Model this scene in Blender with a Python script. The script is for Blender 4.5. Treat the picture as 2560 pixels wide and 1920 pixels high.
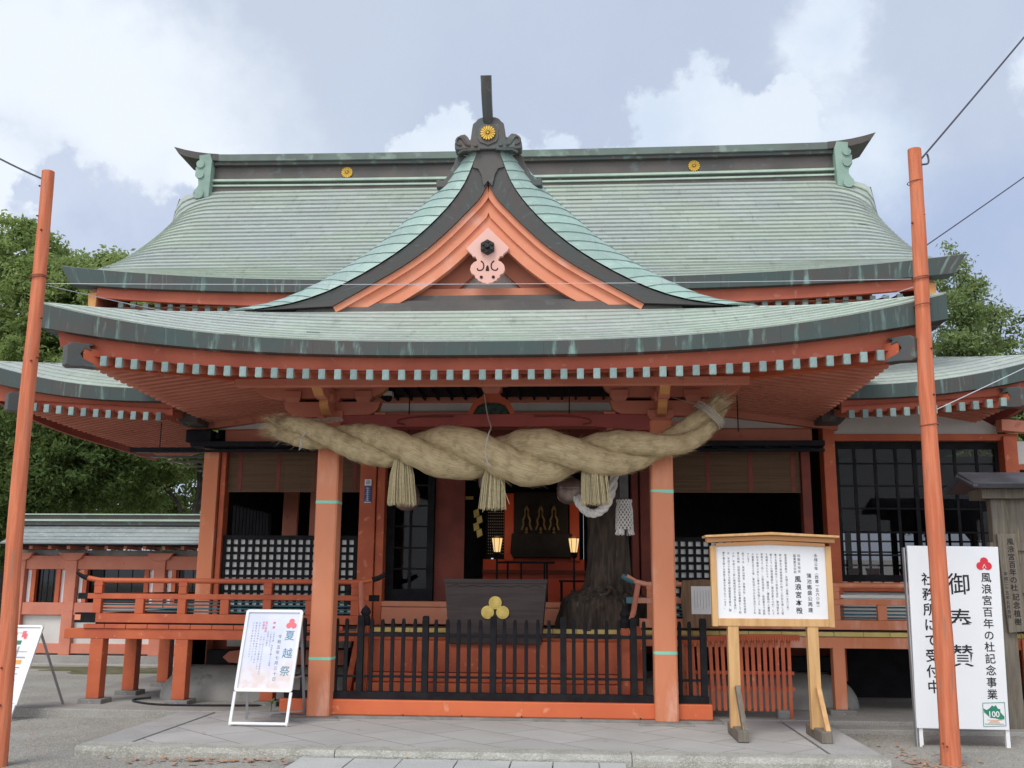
import bpy, bmesh, math, random
import numpy as np
from mathutils import Vector, Matrix
rnd = random.Random(7)
nrs = np.random.RandomState(11)
S = bpy.context.scene
COL = S.collection
for o in list(bpy.data.objects):
    bpy.data.objects.remove(o)
R = math.radians

# ------------------------------------------------------------------ camera
PITCH, YAW, ROLL = R(11.3281), R(3.68317), R(0.418855)
CAM = Vector((1.00629, -12.26786, 1.56721))
fw = Vector((-math.sin(YAW) * math.cos(PITCH), math.cos(YAW) * math.cos(PITCH), math.sin(PITCH)))
rt = Vector((math.cos(YAW), math.sin(YAW), 0))
up = rt.cross(fw)
rt, up = rt * math.cos(ROLL) + up * math.sin(ROLL), -rt * math.sin(ROLL) + up * math.cos(ROLL)
cd = bpy.data.cameras.new("camera")
cam = bpy.data.objects.new("camera", cd)
COL.objects.link(cam)
M4 = Matrix.Identity(4)
for i in range(3):
    M4[i][0], M4[i][1], M4[i][2], M4[i][3] = rt[i], up[i], -fw[i], CAM[i]
cam.matrix_world = M4
cd.sensor_fit = 'HORIZONTAL'
cd.sensor_width = 36.0
cd.lens = 2494.306 / 2560 * 36.0
cd.clip_end = 3000
S.camera = cam

# ------------------------------------------------------------------ world (cloudy sky), sun, exposure
SUN_EL, SUN_AZ = R(54), R(202)          # azimuth clockwise from +y (north)
W = bpy.data.worlds.new("World")
S.world = W
W.use_nodes = True
nt = W.node_tree
nt.nodes.clear()
def N(t, **kw):
    n = nt.nodes.new(t)
    for k, v in kw.items():
        setattr(n, k, v)
    return n
def lk(a, b):
    nt.links.new(a, b)
def mth(op, a, b=None, c=None):
    n = N('ShaderNodeMath', operation=op)
    for i, x in enumerate((a, b, c)):
        if x is None:
            continue
        if isinstance(x, (int, float)):
            n.inputs[i].default_value = x
        else:
            lk(x, n.inputs[i])
    return n.outputs[0]
def ramp01(v, lo, hi):
    n = N('ShaderNodeMapRange', interpolation_type='SMOOTHSTEP')
    n.inputs[1].default_value, n.inputs[2].default_value = lo, hi
    lk(v, n.inputs[0])
    return n.outputs[0]
def mixc(f, a, b):
    n = N('ShaderNodeMix', data_type='RGBA')
    if isinstance(f, (int, float)):
        n.inputs[0].default_value = f
    else:
        lk(f, n.inputs[0])
    for i, x in ((6, a), (7, b)):
        if isinstance(x, tuple):
            n.inputs[i].default_value = (*x, 1)
        else:
            lk(x, n.inputs[i])
    return n.outputs[2]
tc = N('ShaderNodeTexCoord')
sep = N('ShaderNodeSeparateXYZ')
lk(tc.outputs['Generated'], sep.inputs[0])
az = mth('MULTIPLY', mth('ARCTAN2', sep.outputs[0], sep.outputs[1]), 57.2958)
el = mth('MULTIPLY', mth('ARCSINE', sep.outputs[2]), 57.2958)
def noise(scale, detail, vec, rough=.55):
    n = N('ShaderNodeTexNoise')
    n.inputs['Scale'].default_value, n.inputs['Detail'].default_value = scale, detail
    n.inputs['Roughness'].default_value = rough
    lk(vec, n.inputs['Vector'])
    return n
nz = noise(7.0, 8, tc.outputs['Generated'], .6)
nz2 = noise(2.2, 6, tc.outputs['Generated'], .55)
ns = N('ShaderNodeSeparateXYZ')
lk(nz.outputs['Color'], ns.inputs[0])
ns2 = N('ShaderNodeSeparateXYZ')
lk(nz2.outputs['Color'], ns2.inputs[0])
nz3 = noise(24.0, 6, tc.outputs['Generated'], .6)
ns3 = N('ShaderNodeSeparateXYZ')
lk(nz3.outputs['Color'], ns3.inputs[0])
waz = mth('ADD', mth('ADD', az, mth('MULTIPLY', mth('SUBTRACT', ns3.outputs[0], .5), 4.5)), mth('ADD', mth('MULTIPLY', mth('SUBTRACT', ns.outputs[0], .5), 9), mth('MULTIPLY', mth('SUBTRACT', ns2.outputs[0], .5), 6)))
wel = mth('ADD', mth('ADD', el, mth('MULTIPLY', mth('SUBTRACT', ns3.outputs[1], .5), 4.0)), mth('ADD', mth('MULTIPLY', mth('SUBTRACT', ns.outputs[1], .5), 8), mth('MULTIPLY', mth('SUBTRACT', ns2.outputs[1], .5), 4)))
def blob(ca, ce, ra, re, rot=0, lo=1.02, hi=.86):
    dx, dy = mth('SUBTRACT', waz, ca), mth('SUBTRACT', wel, ce)
    if rot:
        c, s = math.cos(R(rot)), math.sin(R(rot))
        dx, dy = mth('ADD', mth('MULTIPLY', dx, c), mth('MULTIPLY', dy, s)), mth('SUBTRACT', mth('MULTIPLY', dy, c), mth('MULTIPLY', dx, s))
    d = mth('SQRT', mth('ADD', mth('POWER', mth('DIVIDE', dx, ra), 2), mth('POWER', mth('DIVIDE', dy, re), 2)))
    return ramp01(d, lo, hi)
def union(bl):
    m = bl[0]
    for b in bl[1:]:
        m = mth('MAXIMUM', m, b)
    return m
sky = N('ShaderNodeTexSky', sky_type='NISHITA', sun_disc=False)
sky.sun_elevation, sky.sun_rotation = SUN_EL, SUN_AZ
sky.air_density, sky.dust_density = 1.0, 2.0
skm = N('ShaderNodeVectorMath', operation='SCALE')
lk(sky.outputs[0], skm.inputs[0])
skm.inputs['Scale'].default_value = .10
bright_band = union([blob(-30, 26.5, 13, 5.5, -12, 1.5, .45), blob(-18, 21.5, 10, 3.0, -25, 1.5, .4), blob(-36, 18, 9, 6, 0, 1.4, .5), blob(26, 50, 60, 8, 0, 1.4, .6)])
dark_l = union([blob(-26.5, 18.2, 4.6, 4.2, 0, 1.02, .8), blob(-22.0, 18.8, 3.4, 3.2, 0, 1.04, .8), blob(-29.5, 19.8, 2.4, 2.2, 0, 1.05, .75), blob(-26, 13, 7, 5, 0, 1.1, .6)])
cum = union([blob(-8, 23.4, 3.6, 3.4), blob(-2.5, 22.8, 3.2, 3.0), blob(1.5, 22.5, 4, 3.6), blob(7, 24, 4.6, 5.6), blob(12, 23.5, 4, 4.2), blob(15.5, 28.5, 3.2, 3.6, 0, 1.25, .5), blob(16, 22.5, 4, 5, 0, 1.5, .3), blob(28, 24.5, 3.2, 4.5, 0, 1.2, .6)])
dark_r = union([blob(20, 17, 8, 5, 0, 1.6, .3)])
base_n = ramp01(nz2.outputs['Fac'], .3, .7)
c = mixc(base_n, (.49, .56, .72), (.58, .65, .77))
c = mixc(.15, c, skm.outputs[0])
c = mixc(mth('MULTIPLY', bright_band, .9), c, (.80, .86, .93))
c = mixc(mth('MULTIPLY', dark_l, .85), c, mixc(ramp01(ns.outputs[2], .35, .65), (.42, .50, .68), (.52, .59, .74)))
cumc = mixc(ramp01(ns.outputs[2], .35, .65), (.60, .70, .83), (.74, .81, .90))
c = mixc(mth('MULTIPLY', cum, .85), c, cumc)
c = mixc(mth('MULTIPLY', dark_r, .75), c, (.36, .45, .66))
back = mth('MULTIPLY', ramp01(sep.outputs[1], .15, -.5), ramp01(sep.outputs[2], .7, .2))
c = mixc(back, c, (1.5, 1.55, 1.62))          # added glow in the unseen sky behind the viewer, fills facade and eaves
bg = N('ShaderNodeBackground')
lk(c, bg.inputs[0])
bg.inputs[1].default_value = .74
wo = N('ShaderNodeOutputWorld')
lk(bg.outputs[0], wo.inputs[0])

sl = bpy.data.lights.new("sun", 'SUN')
sl.energy, sl.angle, sl.color = 1.45, R(26), (1, .96, .9)
so = bpy.data.objects.new("sun", sl)
COL.objects.link(so)
sd = Vector((math.sin(SUN_AZ) * math.cos(SUN_EL), math.cos(SUN_AZ) * math.cos(SUN_EL), math.sin(SUN_EL)))
so.rotation_euler = sd.to_track_quat('Z', 'Y').to_euler()
S.view_settings.view_transform = 'Standard'
S.view_settings.look = 'None'
S.view_settings.gamma = 1
S.view_settings.exposure = 0.63

# ------------------------------------------------------------------ mesh helpers
class MB:
    def __init__(s):
        s.v, s.f, s.m, s.uv, s.cur = [], [], [], {}, 0
    def add(s, vs, fs, uvs=None):
        b = len(s.v)
        s.v += [tuple(p) for p in vs]
        for k, q in enumerate(fs):
            if uvs is not None:
                s.uv[len(s.f)] = uvs[k]
            s.f.append(tuple(b + i for i in q))
            s.m.append(s.cur)
        return s
    def mat(s, i):
        s.cur = i
        return s
    def box(s, x0, x1, y0, y1, z0, z1):
        x0, x1 = min(x0, x1), max(x0, x1)
        y0, y1 = min(y0, y1), max(y0, y1)
        return s.add([(x0, y0, z0), (x1, y0, z0), (x1, y1, z0), (x0, y1, z0), (x0, y0, z1), (x1, y0, z1), (x1, y1, z1), (x0, y1, z1)],
                     [(3, 2, 1, 0), (4, 5, 6, 7), (0, 1, 5, 4), (1, 2, 6, 5), (2, 3, 7, 6), (3, 0, 4, 7)])
    def beam(s, a, b, w, h, upv=(0, 0, 1)):
        a, b = Vector(a), Vector(b)
        d = (b - a).normalized()
        sx = d.cross(Vector(upv))
        if sx.length < 1e-4:
            sx = d.cross(Vector((0, 1, 0)))
        sx.normalize()
        sz = sx.cross(d)
        q = [(-1, -1), (1, -1), (1, 1), (-1, 1)]
        vs = [a + sx * (w / 2 * i) + sz * (h / 2 * j) for i, j in q] + [b + sx * (w / 2 * i) + sz * (h / 2 * j) for i, j in q]
        return s.add(vs, [(0, 1, 2, 3), (7, 6, 5, 4), (0, 4, 5, 1), (1, 5, 6, 2), (2, 6, 7, 3), (3, 7, 4, 0)])
    def poly(s, pts, axis, d0, d1):
        """extrude the 2-D outline pts along an axis: 'y' -> pts are (x, z); 'x' -> (y, z); 'z' -> (x, y)"""
        f = {'y': lambda p, d: (p[0], d, p[1]), 'x': lambda p, d: (d, p[0], p[1]), 'z': lambda p, d: (p[0], p[1], d)}[axis]
        n = len(pts)
        vs = [f(p, d0) for p in pts] + [f(p, d1) for p in pts]
        fs = [tuple(range(n)), tuple(range(2 * n - 1, n - 1, -1))]
        fs += [(i, i + n, (i + 1) % n + n, (i + 1) % n) for i in range(n)]
        return s.add(vs, fs)
    def tube(s, path, rad, n=8, caps=True, uvs=1.0):
        path = [Vector(p) for p in path]
        if isinstance(rad, (int, float)):
            rad = [rad] * len(path)
        vs, fs, uv = [], [], []
        ref = None
        L = 0
        lens = []
        for i, p in enumerate(path):
            t = (path[min(i + 1, len(path) - 1)] - path[max(i - 1, 0)]).normalized()
            if ref is None:
                ref = t.orthogonal().normalized()
            ref = (ref - t * ref.dot(t)).normalized()
            b = t.cross(ref)
            if i:
                L += (p - path[i - 1]).length
            lens.append(L)
            for k in range(n):
                a = 2 * math.pi * k / n
                vs.append(p + (ref * math.cos(a) + b * math.sin(a)) * rad[i])
        for i in range(len(path) - 1):
            for k in range(n):
                k2 = (k + 1) % n
                fs.append((i * n + k, i * n + k2, (i + 1) * n + k2, (i + 1) * n + k))
                u0, u1 = k / n, (k + 1) / n
                uv.append([(u0, lens[i] * uvs), (u1, lens[i] * uvs), (u1, lens[i + 1] * uvs), (u0, lens[i + 1] * uvs)])
        if caps:
            fs.append(tuple(range(n - 1, -1, -1)))
            uv.append([(0, 0)] * n)
            m = (len(path) - 1) * n
            fs.append(tuple(m + k for k in range(n)))
            uv.append([(0, 0)] * n)
        return s.add(vs, fs, uv)
    def lathe(s, prof, c, n=20):
        vs, fs = [], []
        for r_, z in prof:
            for k in range(n):
                a = 2 * math.pi * k / n
                vs.append((c[0] + r_ * math.cos(a), c[1] + r_ * math.sin(a), c[2] + z))
        for i in range(len(prof) - 1):
            for k in range(n):
                k2 = (k + 1) % n
                fs.append((i * n + k, i * n + k2, (i + 1) * n + k2, (i + 1) * n + k))
        fs.append(tuple(range(n - 1, -1, -1)))
        m = (len(prof) - 1) * n
        fs.append(tuple(m + k for k in range(n)))
        return s.add(vs, fs)
    def grid(s, fn, us, vs_, uvf=None, flip=False):
        nu, nv = len(us), len(vs_)
        vs = [fn(u, v) for v in vs_ for u in us]
        fs, uv = [], []
        for j in range(nv - 1):
            for i in range(nu - 1):
                q = (j * nu + i, j * nu + i + 1, (j + 1) * nu + i + 1, (j + 1) * nu + i)
                cs = [(us[i], vs_[j]), (us[i + 1], vs_[j]), (us[i + 1], vs_[j + 1]), (us[i], vs_[j + 1])]
                if flip:
                    q, cs = q[::-1], cs[::-1]
                fs.append(q)
                uv.append([uvf(*c_) if uvf else c_ for c_ in cs])
        return s.add(vs, fs, uv)
    def sweep(s, pts, outs, sec, closed_sec=True):
        """sweep a cross-section (outward, z[, scale key]) along pts; outs = outward vector at each point"""
        n = len(sec)
        vs, fs, uv = [], [], []
        L, lens = 0, []
        for i, p in enumerate(pts):
            if i:
                L += (Vector(p) - Vector(pts[i - 1])).length
            lens.append(L)
            sc = sec[i] if isinstance(sec[0][0], (list, tuple)) else sec
            for o_, z in sc:
                vs.append((p[0] + outs[i][0] * o_, p[1] + outs[i][1] * o_, p[2] + z))
        n = len(sec[0]) if isinstance(sec[0][0], (list, tuple)) else len(sec)
        for i in range(len(pts) - 1):
            for k in range(n if closed_sec else n - 1):
                k2 = (k + 1) % n
                fs.append((i * n + k, (i + 1) * n + k, (i + 1) * n + k2, i * n + k2))
                uv.append([(lens[i], k / n), (lens[i + 1], k / n), (lens[i + 1], (k + 1) / n), (lens[i], (k + 1) / n)])
        if closed_sec:
            fs.append(tuple(range(n)))
            uv.append([(0, .1)] * n)
            m = (len(pts) - 1) * n
            fs.append(tuple(m + k for k in range(n - 1, -1, -1)))
            uv.append([(0, .1)] * n)
        return s.add(vs, fs, uv)
    def mesh(s, name, mats, smooth=None):
        me = bpy.data.meshes.new(name)
        me.from_pydata(s.v, [], s.f)
        for m in (mats if isinstance(mats, (list, tuple)) else [mats]):
            me.materials.append(m)
        if any(s.m):
            me.polygons.foreach_set('material_index', s.m)
        if s.uv:
            ul = me.uv_layers.new(name='UVMap')
            for fi, p in enumerate(me.polygons):
                if fi in s.uv:
                    for k, li in enumerate(p.loop_indices):
                        ul.data[li].uv = s.uv[fi][k]
        bm = bmesh.new()
        bm.from_mesh(me)
        if smooth != 'open':
            bmesh.ops.recalc_face_normals(bm, faces=bm.faces)
        bm.to_mesh(me)
        bm.free()
        if smooth:
            me.polygons.foreach_set('use_smooth', [True] * len(me.polygons))
            if isinstance(smooth, (int, float)) and smooth is not True:
                me.set_sharp_from_angle(angle=R(smooth))
        me.update()
        return me

def link(name, me, parent=None, loc=None, bevel=0):
    o = bpy.data.objects.new(name, me)
    COL.objects.link(o)
    if loc is not None:
        o.location = loc
    if parent is not None:
        o.parent = parent
        o.matrix_parent_inverse = WORLD[parent].inverted()
    WORLD[o] = Matrix.Translation(o.location)
    if bevel:
        b = o.modifiers.new('edge', 'BEVEL')
        b.width, b.segments, b.limit_method, b.angle_limit = bevel, 2, 'ANGLE', R(40)
    return o
WORLD = {}
def build(mb, name, mats, parent=None, smooth=None, bevel=0, loc=None):
    return link(name, mb.mesh(name, mats, smooth), parent, loc, bevel)
def thing(name, label, cat, loc=(0, 0, 0), group=None):
    o = bpy.data.objects.new(name, None)
    o.empty_display_size = .2
    COL.objects.link(o)
    o.location = loc
    WORLD[o] = Matrix.Translation(loc)
    return tag(o, label, cat, group)
def tag(o, label, cat, group=None, kind=None):
    o['label'] = label
    o['category'] = cat
    if group:
        o['group'] = group
    if kind:
        o['kind'] = kind
    return o
def copy_tree(src, delta, label=None):
    """a copy of a thing, its parts and their sub-parts, moved by delta"""
    def rec(o, parent):
        c_ = o.copy()
        COL.objects.link(c_)
        if parent is not None:
            c_.parent = parent
            c_.matrix_parent_inverse = o.matrix_parent_inverse.copy()
        for ch in KIDS.get(o, list(o.children)):
            rec(ch, c_)
        return c_
    kids = {}
    r_ = rec(src, None)
    r_.location = Vector(src.location) + Vector(delta)
    if label:
        r_['label'] = label
    WORLD[r_] = Matrix.Translation(r_.location)
    return r_
KIDS = {}
def structure(mb, name, mats, smooth=None, bevel=0):
    o = build(mb, name, mats, None, smooth, bevel)
    o['kind'] = 'structure'
    return o
def lerp(a, b, t):
    return a + (b - a) * t
def interp(x, xs, ys):
    return float(np.interp(x, xs, ys))
def smooth_curve(pts, n):
    """Catmull-Rom through pts, n samples"""
    P = [np.array(p, float) for p in pts]
    P = [2 * P[0] - P[1]] + P + [2 * P[-1] - P[-2]]
    out = []
    segs = len(pts) - 1
    for k in range(n):
        t = k / (n - 1) * segs
        i = min(int(t), segs - 1)
        t -= i
        a, b, c_, d = P[i:i + 4]
        out.append(tuple(.5 * (2 * b + (c_ - a) * t + (2 * a - 5 * b + 4 * c_ - d) * t * t + (3 * b - a - 3 * c_ + d) * t ** 3)))
    return out
# ------------------------------------------------------------------ materials
class NT:
    def __init__(s, name):
        s.m = bpy.data.materials.new(name)
        s.m.use_nodes = True
        s.t = s.m.node_tree
        s.t.nodes.clear()
        s.out = s.n('ShaderNodeOutputMaterial')
        s.p = s.n('ShaderNodeBsdfPrincipled')
        s.l(s.p.outputs[0], s.out.inputs[0])
    def n(s, t, **kw):
        x = s.t.nodes.new(t)
        for k, v in kw.items():
            setattr(x, k, v)
        return x
    def l(s, a, b):
        s.t.links.new(a, b)
    def val(s, sock, v):
        if isinstance(v, (int, float)):
            sock.default_value = v
        elif isinstance(v, tuple):
            sock.default_value = (*v, 1) if len(v) == 3 and len(sock.default_value) == 4 else v
        else:
            s.l(v, sock)
    def math(s, op, a, b=None, c_=None):
        x = s.n('ShaderNodeMath', operation=op)
        for i, q in enumerate((a, b, c_)):
            if q is not None:
                s.val(x.inputs[i], q)
        return x.outputs[0]
    def mix(s, f, a, b, mode='MIX'):
        x = s.n('ShaderNodeMix', data_type='RGBA', blend_type=mode)
        s.val(x.inputs[0], f)
        s.val(x.inputs[6], a)
        s.val(x.inputs[7], b)
        return x.outputs[2]
    def rng(s, v, lo, hi, a=0., b=1.):
        x = s.n('ShaderNodeMapRange', interpolation_type='SMOOTHSTEP')
        s.val(x.inputs[0], v)
        for i, q in ((1, lo), (2, hi), (3, a), (4, b)):
            x.inputs[i].default_value = q
        return x.outputs[0]
    def noise(s, scale, vec=None, stretch=None, detail=5, rough=.55, out='Fac'):
        v = vec if vec is not None else s.obj()
        if stretch:
            mp = s.n('ShaderNodeMapping')
            mp.inputs['Scale'].default_value = stretch
            s.l(v, mp.inputs[0])
            v = mp.outputs[0]
        x = s.n('ShaderNodeTexNoise')
        x.inputs['Scale'].default_value, x.inputs['Detail'].default_value, x.inputs['Roughness'].default_value = scale, detail, rough
        s.l(v, x.inputs['Vector'])
        return x.outputs[out]
    def obj(s):
        if not hasattr(s, '_tc'):
            s._tc = s.n('ShaderNodeTexCoord')
        return s._tc.outputs['Object']
    def uv(s):
        s.obj()
        return s._tc.outputs['UV']
    def xyz(s, v):
        x = s.n('ShaderNodeSeparateXYZ')
        s.l(v, x.inputs[0])
        return x.outputs
    def vec(s, x, y, z=0.):
        q = s.n('ShaderNodeCombineXYZ')
        for i, a in enumerate((x, y, z)):
            s.val(q.inputs[i], a)
        return q.outputs[0]
    def bump(s, h, strength, dist=.01):
        b = s.n('ShaderNodeBump')
        b.inputs['Strength'].default_value, b.inputs['Distance'].default_value = strength, dist
        s.l(h, b.inputs['Height'])
        s.l(b.outputs[0], s.p.inputs['Normal'])
    def orand(s):
        return s.n('ShaderNodeObjectInfo').outputs['Random']
    def done(s, color, rough=.6, metal=0., spec=.4):
        s.val(s.p.inputs['Base Color'], color)
        s.val(s.p.inputs['Roughness'], rough)
        s.val(s.p.inputs['Metallic'], metal)
        s.val(s.p.inputs['Specular IOR Level'], spec)
        return s.m
def simple(name, c1, c2=None, scale=3., rough=.6, bump=.15, bscale=40., metal=0., spec=.35, stretch=None, lo=.35, hi=.65, spots=None, sscale=14., slo=.62, shi=.7, rv=0.):
    k = NT(name)
    c2 = c2 or tuple(x * .75 for x in c1)
    f = k.rng(k.noise(scale, stretch=stretch), lo, hi)
    col = k.mix(f, c1, c2)
    if spots:
        col = k.mix(k.rng(k.noise(sscale, stretch=stretch, detail=8), slo, shi), col, spots)
    if rv:
        hs = k.n('ShaderNodeHueSaturation')
        k.l(col, hs.inputs['Color'])
        k.l(k.math('ADD', k.math('MULTIPLY', k.orand(), rv * 2), 1 - rv), hs.inputs['Value'])
        col = hs.outputs[0]
    if bump:
        k.bump(k.noise(bscale, stretch=stretch, detail=4), bump, .006)
    return k.done(col, rough, metal, spec)

verm = simple('vermilion_paint', (.52, .125, .05), (.42, .09, .042), 2.2, .62, .12, 30, spots=(.58, .2, .11), sscale=9)
verm_k = simple('eave_board_paint', (.45, .12, .07), (.37, .09, .055), 1.6, .7, .12, 24, spots=(.48, .17, .11), sscale=7)
verm_d = simple('lightened_eave_vermilion', (.60, .225, .15), (.53, .185, .12), 1.6, .7, .03, 24, spots=(.45, .15, .1), sscale=7)  # lighter copy of the eave board vermilion, makes up for weak underside light
verm_f = simple('sun_faded_vermilion', (.66, .25, .135), (.60, .20, .095), 1.1, .68, .1, 26, spots=(.70, .36, .26), sscale=2.4, slo=.5, shi=.72, stretch=(1.6, 1.6, .5))
verm_p = simple('vermilion_log_paint', (.62, .20, .105), (.50, .14, .07), 5, .75, .7, 22, stretch=(5, 5, .3), spots=(.40, .17, .11), sscale=7, slo=.56, shi=.68, spec=.2)
pink_g = simple('pendant_paint', (.74, .45, .39), (.70, .39, .33), 1.5, .65, .08, 30)
verm_g = simple('gable_paint', (.70, .27, .16), (.64, .22, .12), 1.5, .65, .08, 30, spots=(.74, .36, .27), sscale=3, slo=.5, shi=.75)
red_in = simple('red_lacquer_inside', (.62, .075, .025), (.52, .06, .02), 2, .5, .05)
maroon = simple('dark_red_wood', (.20, .04, .025), (.14, .03, .02), 3, .65, .1)
yellow_p = simple('ochre_end_paint', (.56, .28, .09), (.50, .21, .08), 8, .6, .1)
black_p = simple('black_paint', (.012, .012, .014), (.02, .02, .023), 6, .8, .12, 30, spots=(.04, .038, .036), sscale=18, slo=.66, shi=.74, spec=.12)
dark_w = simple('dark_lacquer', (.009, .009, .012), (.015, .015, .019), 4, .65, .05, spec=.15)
white_pl = simple('white_plaster', (.62, .61, .58), (.54, .53, .50), 1.8, .8, .1, 20)
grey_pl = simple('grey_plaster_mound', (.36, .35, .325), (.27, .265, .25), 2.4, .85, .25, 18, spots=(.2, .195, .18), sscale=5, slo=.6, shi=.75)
paper = simple('paper_panel', (.76, .77, .75), (.68, .69, .68), 5, .8, .03)
moss = simple('moss_patch', (.09, .095, .04), (.16, .15, .09), 4, .95, .6, 30)
pale_y = simple('pale_yellow_end_grain', (.62, .50, .18), (.54, .42, .14), 8, .7, .05)
teal_p = simple('teal_bar_paint', (.07, .19, .22), (.05, .14, .17), 5, .55, .05)
cap_cu = simple('verdigris_cap', (.24, .325, .31), (.17, .24, .235), 14, .65, .15, 40, spots=(.33, .45, .42), sscale=22, rv=.22)
cu_dark = simple('dark_copper', (.075, .09, .09), (.10, .085, .078), 3, .55, .15, 18, spots=(.13, .2, .185), sscale=6, slo=.55, shi=.72, metal=.15)
cu_brown = simple('brown_copper', (.115, .10, .092), (.085, .08, .076), 1.5, .5, .1, 12, spots=(.12, .15, .14), sscale=5, slo=.58, shi=.75, metal=.2)
cu_green = simple('green_copper', (.26, .37, .31), (.20, .29, .25), 2.5, .65, .15, 20, spots=(.13, .17, .16), sscale=7, slo=.6, shi=.72)
cu_cap = simple('grey_green_copper_cap', (.16, .21, .185), (.13, .15, .14), 1.5, .6, .1, 20, spots=(.24, .31, .27), sscale=4, slo=.52, shi=.7)
cu_line = simple('pale_copper_strip', (.42, .52, .42), (.34, .44, .37), 3, .6, .05)
gold = simple('gilt', (.62, .40, .07), (.52, .32, .05), 20, .5, .15, 40, metal=.5, spec=.4)
gold_d = simple('gilt_groove_shade', (.16, .085, .02), (.12, .06, .015), 20, .6)  # darker gilt, paints the shade in the grooves between crest petals
brass = simple('dull_brass', (.62, .47, .14), (.5, .36, .10), 12, .42, .1, 30, metal=.6)
dark_hole = simple('dark_recess', (.05, .012, .01), (.035, .01, .008), 5, .8, 0)
bamboo = simple('bamboo_blind_reed', (.15, .088, .05), (.11, .065, .038), 2, .8, .5, 60, stretch=(.6, 1, 30))
boxwood = simple('weathered_box_wood', (.075, .058, .056), (.06, .046, .045), 3, .85, .2, 24, stretch=(.6, 1, 8), spec=.15)
trunk_w = simple('old_root_wood', (.072, .052, .038), (.03, .022, .018), 5, .85, 1.0, 14, stretch=(4, 4, .6), spots=(.13, .115, .095), sscale=4, slo=.6, shi=.75)
floor_w = simple('veranda_floor_wood', (.17, .13, .10), (.12, .09, .07), 2, .7, .1, 20, stretch=(8, 1, 1))
cedar = simple('new_cedar', (.62, .38, .17), (.52, .30, .13), 3, .6, .15, 30, stretch=(6, 6, .6), spots=(.50, .25, .09), sscale=3, slo=.6, shi=.75)
cedar_o = simple('cedar_board_frame', (.62, .33, .15), (.56, .28, .12), 2, .6, .12, 30, stretch=(.6, 6, 4))
grey_w = simple('weathered_grey_wood', (.20, .175, .14), (.13, .11, .09), 3, .8, .5, 20, stretch=(8, 8, .5), spots=(.26, .2, .13), sscale=3, slo=.55, shi=.7)
brown_w = simple('brown_plank', (.22, .13, .07), (.14, .08, .045), 3, .65, .3, 18, stretch=(8, 8, .5))
white_m = simple('white_enamel', (.80, .81, .82), (.76, .77, .79), 3, .4, .02)
grey_m = simple('grey_aluminium', (.36, .37, .38), (.30, .31, .32), 4, .45, .05, metal=.4)
poster_w = simple('white_sign_face', (.77, .78, .80), (.74, .75, .78), 1.2, .5, .0)
ink = simple('black_ink', (.012, .012, .014), (.02, .02, .022), 5, .6, 0)
ink_g = simple('grey_ink', (.16, .16, .20), (.22, .22, .26), 5, .6, 0)
ink_t = simple('teal_ink', (.10, .25, .33), (.14, .30, .38), 5, .6, 0)
ink_r = simple('red_ink', (.66, .03, .05), (.60, .03, .05), 5, .5, 0)
ink_p = simple('pale_red_ink', (.78, .20, .22), (.74, .16, .18), 5, .5, 0)
green_i = simple('green_ink', (.02, .20, .12), (.03, .24, .14), 5, .5, 0)
orange_i = simple('orange_ink', (.75, .36, .08), (.7, .3, .08), 5, .5, 0)
blue_pl = simple('blue_enamel', (.03, .05, .20), (.04, .06, .24), 8, .35, 0)
tape = simple('mint_tape', (.22, .62, .44), (.25, .66, .50), 6, .4, 0)
stone = simple('grey_footing_stone', (.25, .245, .23), (.19, .185, .175), 5, .85, .4, 30, spots=(.33, .325, .3), sscale=22)
wire_m = simple('dark_cable', (.05, .05, .07), (.06, .06, .08), 5, .5, 0)
wire_w = simple('pale_wire', (.52, .54, .58), (.46, .48, .52), 5, .5, 0)
cord_m = simple('hemp_cord', (.50, .46, .40), (.42, .38, .33), 30, .9, .2)
rope_w = simple('white_cotton_rope', (.78, .76, .73), (.66, .64, .61), 22, .9, .4, 80)
strap_g = simple('grey_strap', (.16, .165, .17), (.13, .13, .14), 10, .8, .2)
copper_b = simple('copper_bell', (.30, .23, .20), (.23, .18, .16), 6, .38, .1, metal=.55)
bark = simple('tree_bark', (.065, .055, .045), (.035, .03, .026), 6, .9, .6, 14)
iron = simple('black_iron', (.012, .011, .012), (.02, .018, .018), 8, .5, .1)
plast = simple('camera_plastic', (.5, .5, .5), (.45, .45, .45), 5, .5, 0)
tile_b = simple('black_roof_metal', (.05, .052, .06), (.075, .078, .09), 4, .35, .1, 30, spots=(.2, .2, .2), sscale=12, slo=.68, shi=.76)
leaf_dry = simple('dry_leaf', (.40, .20, .13), (.50, .34, .22), 40, .8, .1, rv=.4)

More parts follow.
